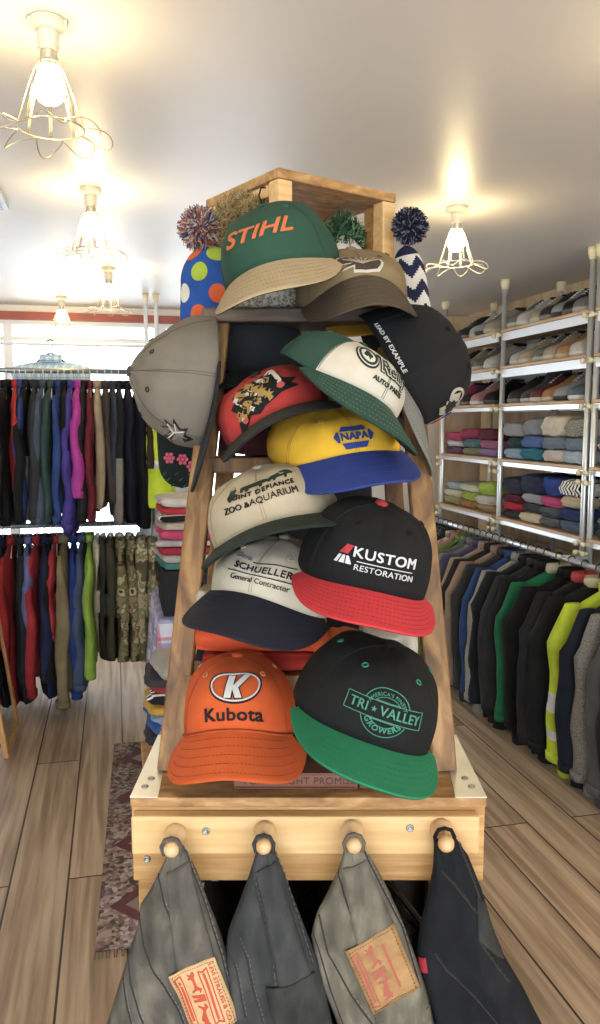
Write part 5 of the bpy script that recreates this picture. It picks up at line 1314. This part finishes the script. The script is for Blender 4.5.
# flowered black knit hat by the left clothes
p = at(181, 432, 1.43)
t = thing('knit_hat', 'black knit hat with pink flowers hanging left of the ladder', 'hat', p, -YAW)
t.scale = (.5, .5, .5)
sh, pf2 = hat_shell(.088, .24, t, fabric('16201e', bump=.6, bscale=200), flat=.6)
sh.rotation_euler = (0, PI, 0); sh.location = (0, 0, -.2)
fl = MB(); lf = MB(); rnd = random.Random(4)
for i in range(20):
    cx_, cz_ = ((-.035, -.09), (.012, -.095), (.045, -.12))[i % 3]; an_ = i // 3 * 1.05; x = cx_ + .014 * math.cos(an_) * (i > 2); z = cz_ + .014 * math.sin(an_) * (i > 2); y = -.6 * math.sqrt(max(.0004, .087 ** 2 - x * x)) - .002
    fl.lathe([(0, 0), (.0062, 0), (.0070, .002), (.005, .004), (0, .003)], 10, M=Matrix.Translation((x, y, z)) @ Matrix.Rotation(R(90), 4, 'X'))
fl.build('flowers', fabric('e0607c'), t)
for i in range(9):
    x = -.06 + .015 * i; y = -.6 * math.sqrt(max(.0004, .087 ** 2 - x * x)) - .002
    lf.tube([(x, y, -.15 - .02 * (i % 3)), (x + .012, y - .001, -.14 - .02 * (i % 3))], [.003, .001], 5)
lf.build('leaves', fabric('3c6a5c'), t)
b = MB(); b.tube([(0, 0, .0), (.02, 0, .12), (.10, -.12, .42)], .002, 5)
M_string = fabric('8a8a84')
b.build('hanging_cord', M_string, t)
# cloths between the lower caps
def cloth_lump(name, label, cat, px, py, yd, w, d, h, col, z=None, seed=0, rot=0):
    p = at(px, py, yd); o = folded(w, d, h, seed, layers=1).build(name, fabric(col, var=.1, vscale=12)); o.location = (p[0], p[1], p[2] if z is None else z)
    o.rotation_euler = (0, 0, -YAW + R(90) + rot); tag(o, label, cat); return o
def lump(name, label, cat, x, y, z, w, d, h, col, seed, rz=0., ry=0.):
    o = folded(w, d, h, seed, layers=1).build(name, fabric(col, var=.1, vscale=12)); o.location = DP(x, y, z); o.rotation_euler = (0, ry, -YAW + R(90) + rz); tag(o, label, cat); return o
ZS = BZ + .1305
lump('folded_sweater', 'red folded sweater under the bright orange one, on the lowest ladder step', 'folded clothes', -.055, 1.155, ZS, .17, .085, .028, 'b02c1e', 52)
lump('folded_sweater', 'bright orange folded sweater on the lowest ladder step, under the navy brim', 'folded clothes', -.055, 1.155, ZS + .028, .19, .09, .040, 'e0521e', 51)
lump('folded_scarf', 'orange folded scarf between the navy brim and red brim', 'scarf', .055, 1.150, ZS, .07, .08, .052, 'e06c2c', 53)
lump('crumpled_hat', 'crumpled off-white hat under the red brim, behind the black cap', 'hat', .130, 1.160, ZS, .08, .08, .060, 'cfc6b4', 54)
lump('folded_sweater', 'dark maroon folded sweater on the upper inner step of the ladder', 'folded clothes', -.02, 1.235, BZ + .4375, .20, .05, .06, '4a1c20', 55)
lump('folded_hat', 'off-white knit hat peeking out left of the cream caps', 'hat', -.125, 1.15, ZS + .068, .05, .07, .05, 'c9bda6', 56)
g = garment('jacket', 'black jacket hanging behind the ladder, seen dark between the steps', '17161a', L=.50, th=.03, w=.125, sleeves=False, seed=99, cat='jacket'); g.location = DP(.02, 1.52, 1.66); g.rotation_euler = (0, 0, -YAW + R(90))
b = MB(); b.tube([(0, -.0, 0), (0, 0, .014)], .0015, 5); b.build('hanging_cord', fabric('3a3a3c'), g)
# things inside the top crate
p = Vector((near.x, near.y, ZB)); MC = Matrix.Translation(p) @ Matrix.Rotation(-YAW + CA, 4, 'Z')
w = Vector(DP(.078, 1.50, ZB + .015))
t = thing('plush_hat', 'white plush hat with big eyes, green fringe and orange brim inside the crate', 'hat', w, -YAW); t.scale = (1.1, 1.1, 1.55)
b = MB(); b.lathe([(0, .0), (.040, .0), (.046, .02), (.044, .05), (.032, .078), (.015, .092), (0, .096)], 20); b.build('crown', fabric('dcd8cc'), t)
b = MB(); b.tube([(.044 * math.cos(a), .044 * math.sin(a), .010) for a in np.linspace(0, 2 * PI, 24, endpoint=False)], .009, 8, closed=True); b.build('band', fabric('d8662e'), t)
for s in (-1, 1):
    b = MB(); b.lathe([(0, -.010), (.012, -.006), (.013, .0), (.010, .006), (0, .010)], 14, M=Matrix.Translation((s * .016, -.036, .055)) @ Matrix.Rotation(R(80), 4, 'X')); e = b.build('eye', fabric('efece2'), t)
    b = MB(); b.lathe([(0, 0), (.006, 0), (.006, .002), (0, .003)], 10, M=Matrix.Translation((s * .016, -.046, .056)) @ Matrix.Rotation(R(90), 4, 'X')); b.build('pupil', fabric('1a1a1a'), e)
pompom(t, (0, .008, .085), .040, [fabric(c) for c in ('3c6a48', '2a5238', '6a8a5c')], 500, 9, .0012, 'fringe', .6)

# ================================================================ BOOKS
M_book = mat('faded_red_brown_book_cloth', '6f4535', .7, bump=.3, bscale=700, var=.1, vscale=20)
M_page = mat('book_pages', 'd9c9a4', .8)
def book(label, x, y, w, d, h, rz, z, txt=None, col=None):
    t = thing('book', label, 'book', DP(x, y, z), -YAW + rz, 'old books under the caps')
    c = col or M_book
    b = MB(); b.box(0, w, 0, d, 0, .0025, bev=.0008); b.box(0, w, 0, d, h - .0025, h, bev=.0008)
    b.loft([[(0.0, .004 - .004 * math.sin(a) , h / 2 - h / 2 * math.cos(a)) for a in np.linspace(0, PI, 9)] + [(0, .006, h), (0, .006, 0)], [(w, .004 - .004 * math.sin(a), h / 2 - h / 2 * math.cos(a)) for a in np.linspace(0, PI, 9)] + [(w, .006, h), (w, .006, 0)]])
    b.build('cover', c, t, False)
    b = MB(); b.box(.004, w - .004, .007, d - .004, .003, h - .003); b.build('pages', M_page, t, False)
    if txt:
        V, F = T(txt[0], txt[1], .0001, 0, 1.08, depth=.0003); b = MB(); b.add([(txt[2] + v.x, -.0006 - v.z, h / 2 + v.y) for v in V], F)
        for zz in (.0022, h - .0022):
            for xx in (.004,): b.box(xx, w - xx, -.0004, .0002, zz - .0003, zz + .0003)
        b.build('title', mat('dark_title_print', '3a211a', .7), t, False)
    return t
book('faded red-brown book titled Forthright Promise, flat under the front caps', -.088, 1.022, .165, .11, .022, R(0), BZ + .0015, ('FORTHRIGHT PROMISE', .0135, .0875))
book('second red-brown book lying flat, under the green brim at the right', .080, 1.024, .075, .10, .020, R(0), BZ + .0015)

# ================================================================ JEANS
def denim(name, c1, c2, c3):
    m = ramp_mat(name, [(.25, c1), (.5, c2), (.75, c3)], 'noise', 26, const=False, detail=10, rough=.95, distort=.3, stretch=(1.6, 1, .7))
    nt = m.node_tree; bs = nt.nodes['Principled BSDF']
    w_ = nt.nodes.new('ShaderNodeTexWave'); w_.inputs['Scale'].default_value = 260; w_.inputs['Distortion'].default_value = 1.5; w_.bands_direction = 'DIAGONAL'
    tc = nt.nodes.new('ShaderNodeTexCoord'); nt.links.new(tc.outputs['Object'], w_.inputs['Vector'])
    bp = nt.nodes.new('ShaderNodeBump'); bp.inputs['Strength'].default_value = .5; bp.inputs['Distance'].default_value = .001
    nt.links.new(w_.outputs['Fac'], bp.inputs['Height']); nt.links.new(bp.outputs[0], bs.inputs['Normal'])
    return m
JD = {}
def jeans(label, mname, peg, left, right, m, yd, seams, seam_m, cat='jeans', thick=.030, seed=0, foldamp=.006):
    """left/right: outline pixel points top to bottom, standing yd ahead; the body is a closed, padded sheet that swells towards the viewer"""
    o_ = bpy.data.objects.new('jeans', None); COL.objects.link(o_); px0, z0 = PEGS[peg]
    org = Vector((px0, yd, z0)); o_.location = DP(*org); o_.rotation_euler = (0, 0, -YAW); tag(o_, label, 'jeans', 'jeans hanging from the peg rail')
    Lp = [PX(x, y, yd) - org for x, y in left]; Rp = [PX(x, y, yd) - org for x, y in right]
    NS, NTT = 28, 64
    def along(P, t):
        z = P[0].z + (P[-1].z - P[0].z) * t
        zs = [-p.z for p in P]; return float(np.interp(-z, zs, [p.x for p in P])), z
    def surf(s, t, side=1, off=0.):
        xl, z = along(Lp, t); xr, z2 = along(Rp, t); z = z * (1 - s) + z2 * s
        x = xl + (xr - xl) * s; e = max(0, 1 - abs(2 * s - 1) ** 2.6) ** .5
        wdt = min(1, (xr - xl) / .07)
        f = foldamp * math.sin(s * 9 + t * 5 + seed) * min(1, t * 5) + .012 * noise.noise(Vector((s * 2.2, t * 7, seed * 2.7))) * min(1, t * 4) + .003 * noise.noise(Vector((s * 8, t * 20, seed)))
        if side > 0: y = -(thick * e * wdt * .62 + off) + f * e
        else: y = thick * e * wdt * .38 + f * e
        return Vector((x, y, z))
    rr = []
    for t in np.linspace(0, 1, NTT):
        rg = [tuple(surf(s, t, 1)) for s in np.linspace(0, 1, NS)] + [tuple(surf(s, t, -1)) for s in np.linspace(1, 0, NS)[1:-1]]
        rr.append(rg)
    b = MB(); b.loft(rr); body = b.build('denim_body', m, o_)
    # two lines of stitching per seam plus a raised edge
    rl = MB(); st = MB()
    def pt(px, py, off=.0):
        P = PX(px, py, yd) - org
        t = (P.z - Lp[0].z) / (Lp[-1].z - Lp[0].z); t = min(max(t, 0), 1); xl, _ = along(Lp, t); xr, _ = along(Rp, t)
        s = (P.x - xl) / max(1e-4, xr - xl); return surf(min(max(s, .01), .99), t, 1, off)
    for (pts, w) in seams:
        rl = MB(); st = MB(); P = []
        for (a, c) in zip(pts[:-1], pts[1:]):
            for q in np.linspace(0, 1, 8, endpoint=False): P.append(pt(a[0] + (c[0] - a[0]) * q, a[1] + (c[1] - a[1]) * q, -.0004))
        P.append(pt(*pts[-1], -.0004))
        rl.tube(P, w * 1.1, 6, flat=.8)
        P2 = [p + Vector((w * 1.9, -.0006, .0)) for p in P]; 
        for i in range(0, len(P2) - 1, 1): st.tube([P2[i], P2[i].lerp(P2[i + 1], .6)], .0006, 4)
        rl.build('raised_seam', DS if m.name != 'black_denim' else M_dark, body); st.build('stitching', seam_m, body)
    # belt loop round the peg
    lp = MB(); lp.tube([(-.010, -.004, -.010), (-.0125, -.006, .002), (-.008, -.006, .011), (0, -.006, .0135), (.008, -.006, .011), (.0125, -.006, .002), (.011, -.004, -.010)], .0028, 8, flat=.9); lp.build('belt_loop', m, o_)
    return o_, surf, pt, body
YJ = .952
D1 = denim('grey_denim', '3c3a35', '55514a', '736d61'); D2 = denim('dark_grey_denim', '28292a', '373838', '4b4b49'); D3 = denim('warm_grey_denim', '48443b', '645f53', '857e6d'); D4 = denim('black_denim', '0f1012', '151619', '1f2023'); DS = fabric('3a3834')
D4b = denim('worn_black_leather_panel', '222321', '30312f', '41413d')
stg = fabric('8f8a7c'); std = fabric('6a6a6a'); stk = fabric('3a3a3c')
def patch(pt, corners, m, par, name, nx=10, ny=14, th=.0018, lab=None, base=.0006):
    """leather patch laid over four picture corners (tl, tr, br, bl)"""
    b = MB(); G = []; 
    tl, tr, br, bl = [np.array(c, float) for c in corners]
    for off in (.0, th):
        for j in range(ny + 1):
            for i in range(nx + 1):
                a, c = i / nx, j / ny; q = (tl * (1 - a) + tr * a) * (1 - c) + (bl * (1 - a) + br * a) * c
                G.append(pt(q[0], q[1], base + off - (.0008 if off and (i in (0, nx) or j in (0, ny)) else 0)))
    n1 = (nx + 1) * (ny + 1)
    F = []
    for j in range(ny):
        for i in range(nx):
            a = j * (nx + 1) + i; F.append((a, a + 1, a + nx + 2, a + nx + 1)); F.append((n1 + a, n1 + a + nx + 1, n1 + a + nx + 2, n1 + a + 1))
    edge = [i for i in range(nx)] + [j * (nx + 1) + nx for j in range(ny)] + [ny * (nx + 1) + i for i in range(nx, 0, -1)] + [j * (nx + 1) for j in range(ny, 0, -1)]
    for a, c in zip(edge, edge[1:] + edge[:1]): F.append((a, n1 + a, n1 + c, c))
    b.add(G, F); o = b.build(name, m, par)
    if lab: o['label'] = lab
    def on(x, y, z=0.): # x,y in -.5..1 patch coordinates (0..1)
        q = (tl * (1 - x) + tr * x) * (1 - y) + (bl * (1 - x) + br * x) * y
        return pt(q[0], q[1], base + th + .0003 + z)
    return o, on
M_leather = mat('tan_leather_patch', 'b8946a', .6, bump=.4, bscale=120, var=.12, vscale=60); M_leather2 = mat('cracked_tan_leather_patch', '8f6c42', .65, bump=1., bscale=90, var=.25, vscale=70)
M_redprint = mat('red_patch_print', 'a8442c', .7); M_redfade = mat('faded_red_patch_print', '945040', .7)
def onpatch(on, parts, m, par, name, W=1., Hh=1.):
    b = MB()
    for V, F in parts: b.add([on(.5 + v[0] / W, .5 - v[1] / Hh, v[2]) for v in V], F)
    return b.build(name, m, par, False)
def horse(cx, cy, s, fl=1):
    P = [(-2.2, .1), (-2.4, .6), (-2.0, 1.0), (-1.5, .9), (-1.2, .55), (-.2, .5), (.7, .55), (1.2, 1.1), (1.4, 1.6), (1.9, 1.4), (2.3, .9), (2.1, .7), (1.7, .8), (1.5, .3), (1.7, -.4), (2.0, -1.2), (1.6, -1.3), (1.2, -.4), (.8, -.2), (-.6, -.2), (-.9, -.6), (-.8, -1.3), (-1.2, -1.3), (-1.4, -.6), (-1.8, -1.2), (-2.1, -1.1), (-1.7, -.3)]
    return [(cx + fl * x * s, cy + y * s) for x, y in P]
def levi_print(on, par, m, txt=True):
    # patch drawn in its own frame: 70 wide x 50 tall, turned so its top faces right
    parts = []
    def tr(VF): V, F = VF; return [Vector((-v[1] if False else v[1], -v[0], v[2])) for v in V], F
    q = [stroke2d([(-32, 22), (-32, -22), (32, -22), (32, 22)], .5, depth=.0001, closed=True)]
    return parts
o1, sf, pt1, bd = jeans('mid-grey jeans with a bright tan leather patch, on the leftmost peg', 'g', 0, [(170, 846), (163, 864), (150, 890), (140, 905), (138, 925), (128, 955), (105, 1030), (95, 1180), (100, 1330)], [(184, 846), (196, 868), (206, 895), (216, 920), (228, 955), (238, 1000), (243, 1040), (250, 1180), (245, 1330)], D1, YJ,
  [([(158, 872), (172, 905), (184, 950), (187, 985), (192, 1030)], .0013), ([(186, 850), (204, 895), (222, 950), (236, 1010)], .0012), ([(139, 912), (146, 940), (168, 975), (186, 1022)], .0014), ([(128, 950), (132, 975), (150, 1024)], .0014), ([(124, 975), (130, 1000), (140, 1030)], .0012)], stg, seed=1)
patch(pt1, [(168, 868), (190, 858), (241, 1040), (190, 1040)], D1, bd, 'waistband', 8, 18, .0028)
p1, on1 = patch(pt1, [(172, 962), (216, 948), (240, 1014), (193, 1022)], M_leather, bd, 'leather_patch', base=.0036, lab='tan leather patch printed in red')
# print: the text runs down the right side, two horses pull a pair of trousers
def turned(VF, k=1.): # pattern x -> down the patch, pattern y -> right
    V, F = VF; return [Vector((v[1] * k, -v[0] * k, v[2])) for v in V], F
def prt(on, par, m, fine=True, nm='print'):
    b = MB()
    def put(VF):
        V, F = turned(VF); b.add([on(.5 + v[0], .5 - v[1], v[2]) for v in V], F)
    def sc(VF, k): return VF
    if fine: put(xf(T('LEVI STRAUSS & CO.', .115, .002, 0, 1.0, depth=.0002), 0, .36, 0, .86, 1.0))
    put(poly2d(horse(-.25, -.08, .075), .0002, cuts=.08)); put(poly2d(horse(.25, -.08, .075, -1), .0002, cuts=.08))
    put(poly2d([(-.05, .05), (.05, .05), (.06, -.22), (.02, -.22), (0, -.06), (-.02, -.22), (-.06, -.22)], .0002, cuts=.08))
    put(stroke2d([(-.40, .26), (.40, .26), (.36, .16), (.40, .08), (-.40, .08), (-.36, .16)], .025, .0002, closed=True)) if fine else None
    put(stroke2d([(-.42, -.30), (.42, -.30), (.40, -.42), (-.40, -.42)], .025, .0002, closed=True)); put(stroke2d([(-.34, .17), (.34, .17)], .05, .0002)); put(stroke2d([(-.34, -.36), (.34, -.36)], .05, .0002))
    return b.build(nm, m, par, False)
prt(on1, p1, M_redprint)
def patch_edge(on, par, m):
    b = MB()
    for (a, c) in (((.06, .04), (.94, .04)), ((.94, .04), (.94, .96)), ((.94, .96), (.06, .96)), ((.06, .96), (.06, .04))):
        P = [on(a[0] + (c[0] - a[0]) * q, a[1] + (c[1] - a[1]) * q, .0) for q in np.linspace(0, 1, 34)]
        for i in range(0, 33, 2): b.tube([P[i], P[i + 1]], .0005, 4)
    b.build('stitching', m, par)
patch_edge(on1, p1, fabric('7a5a34'))
o2, sf, pt2, bd = jeans('dark grey jeans with a same-coloured square patch, on the second peg', 'g', 1, [(258, 846), (250, 872), (238, 905), (228, 930), (225, 955), (232, 1030), (230, 1180), (238, 1330)], [(272, 846), (284, 872), (300, 915), (318, 960), (334, 1030), (350, 1180), (345, 1330)], D2, YJ,
  [([(252, 868), (262, 905), (272, 950), (280, 1030)], .0013), ([(234, 918), (248, 950), (256, 990), (268, 1030)], .0013), ([(228, 935), (238, 962), (246, 1010)], .0012), ([(276, 850), (294, 905), (312, 960)], .0012)], std, seed=4)
patch(pt2, [(256, 868), (276, 858), (322, 1000), (290, 1020)], D2, bd, 'waistband', 8, 16, .003)
patch(pt2, [(266, 975), (315, 965), (330, 1018), (278, 1026)], D4b, bd, 'leather_patch', base=.0038, lab='dark grey embossed patch')
o3, sf, pt3, bd = jeans('warm grey jeans with a cracked faded leather patch, on the third peg', 'g', 2, [(345, 846), (339, 868), (326, 895), (317, 912), (311, 935), (322, 985), (340, 1030), (345, 1180), (350, 1330)], [(362, 846), (374, 862), (386, 885), (400, 915), (415, 955), (428, 995), (436, 1030), (452, 1180), (448, 1330)], D3, YJ,
  [([(337, 868), (346, 895), (358, 925), (366, 950)], .0014), ([(364, 850), (382, 885), (402, 925), (420, 985)], .0012), ([(319, 912), (328, 950), (350, 985), (378, 1024)], .0015), ([(313, 930), (330, 985), (345, 1022)], .0013), ([(390, 1010), (410, 1005), (428, 1000)], .0015), ([(388, 975), (394, 1010)], .0014)], stg, seed=7)
patch(pt3, [(340, 866), (366, 856), (432, 1010), (378, 1024)], D3, bd, 'waistband', 8, 18, .003)
p3, on3 = patch(pt3, [(344, 938), (392, 915), (418, 978), (372, 1003)], M_leather2, bd, 'leather_patch', base=.0038, lab='cracked tan leather patch with faded red print')
prt(on3, p3, M_redfade, False); patch_edge(on3, p3, fabric('6a4c2c'))
o4, sf, pt4, bd = jeans('black jeans with a small red side tab, on the rightmost peg', 'g', 3, [(434, 842), (433, 868), (427, 895), (420, 925), (416, 955), (422, 985), (436, 1030), (450, 1180), (455, 1330)], [(456, 838), (468, 855), (482, 890), (492, 925), (504, 955), (522, 985), (545, 1030), (560, 1180), (550, 1330)], D4, YJ + .012,
  [([(440, 866), (460, 890), (478, 912)], .0013), ([(432, 945), (445, 965), (470, 990), (505, 1028)], .0012), ([(478, 900), (474, 930), (505, 975)], .0012), ([(458, 845), (472, 880), (480, 905)], .0012)], stk, seed=9)
patch(pt4, [(474, 893), (486, 905), (503, 958), (474, 930)], D4b, bd, 'pocket_panel', 8, 10, lab='grey worn panel')
patch(pt4, [(416, 954), (424, 951), (426, 965), (418, 969)], fabric('b8283c'), bd, 'red_tab', 4, 4, lab='small red cloth tab')
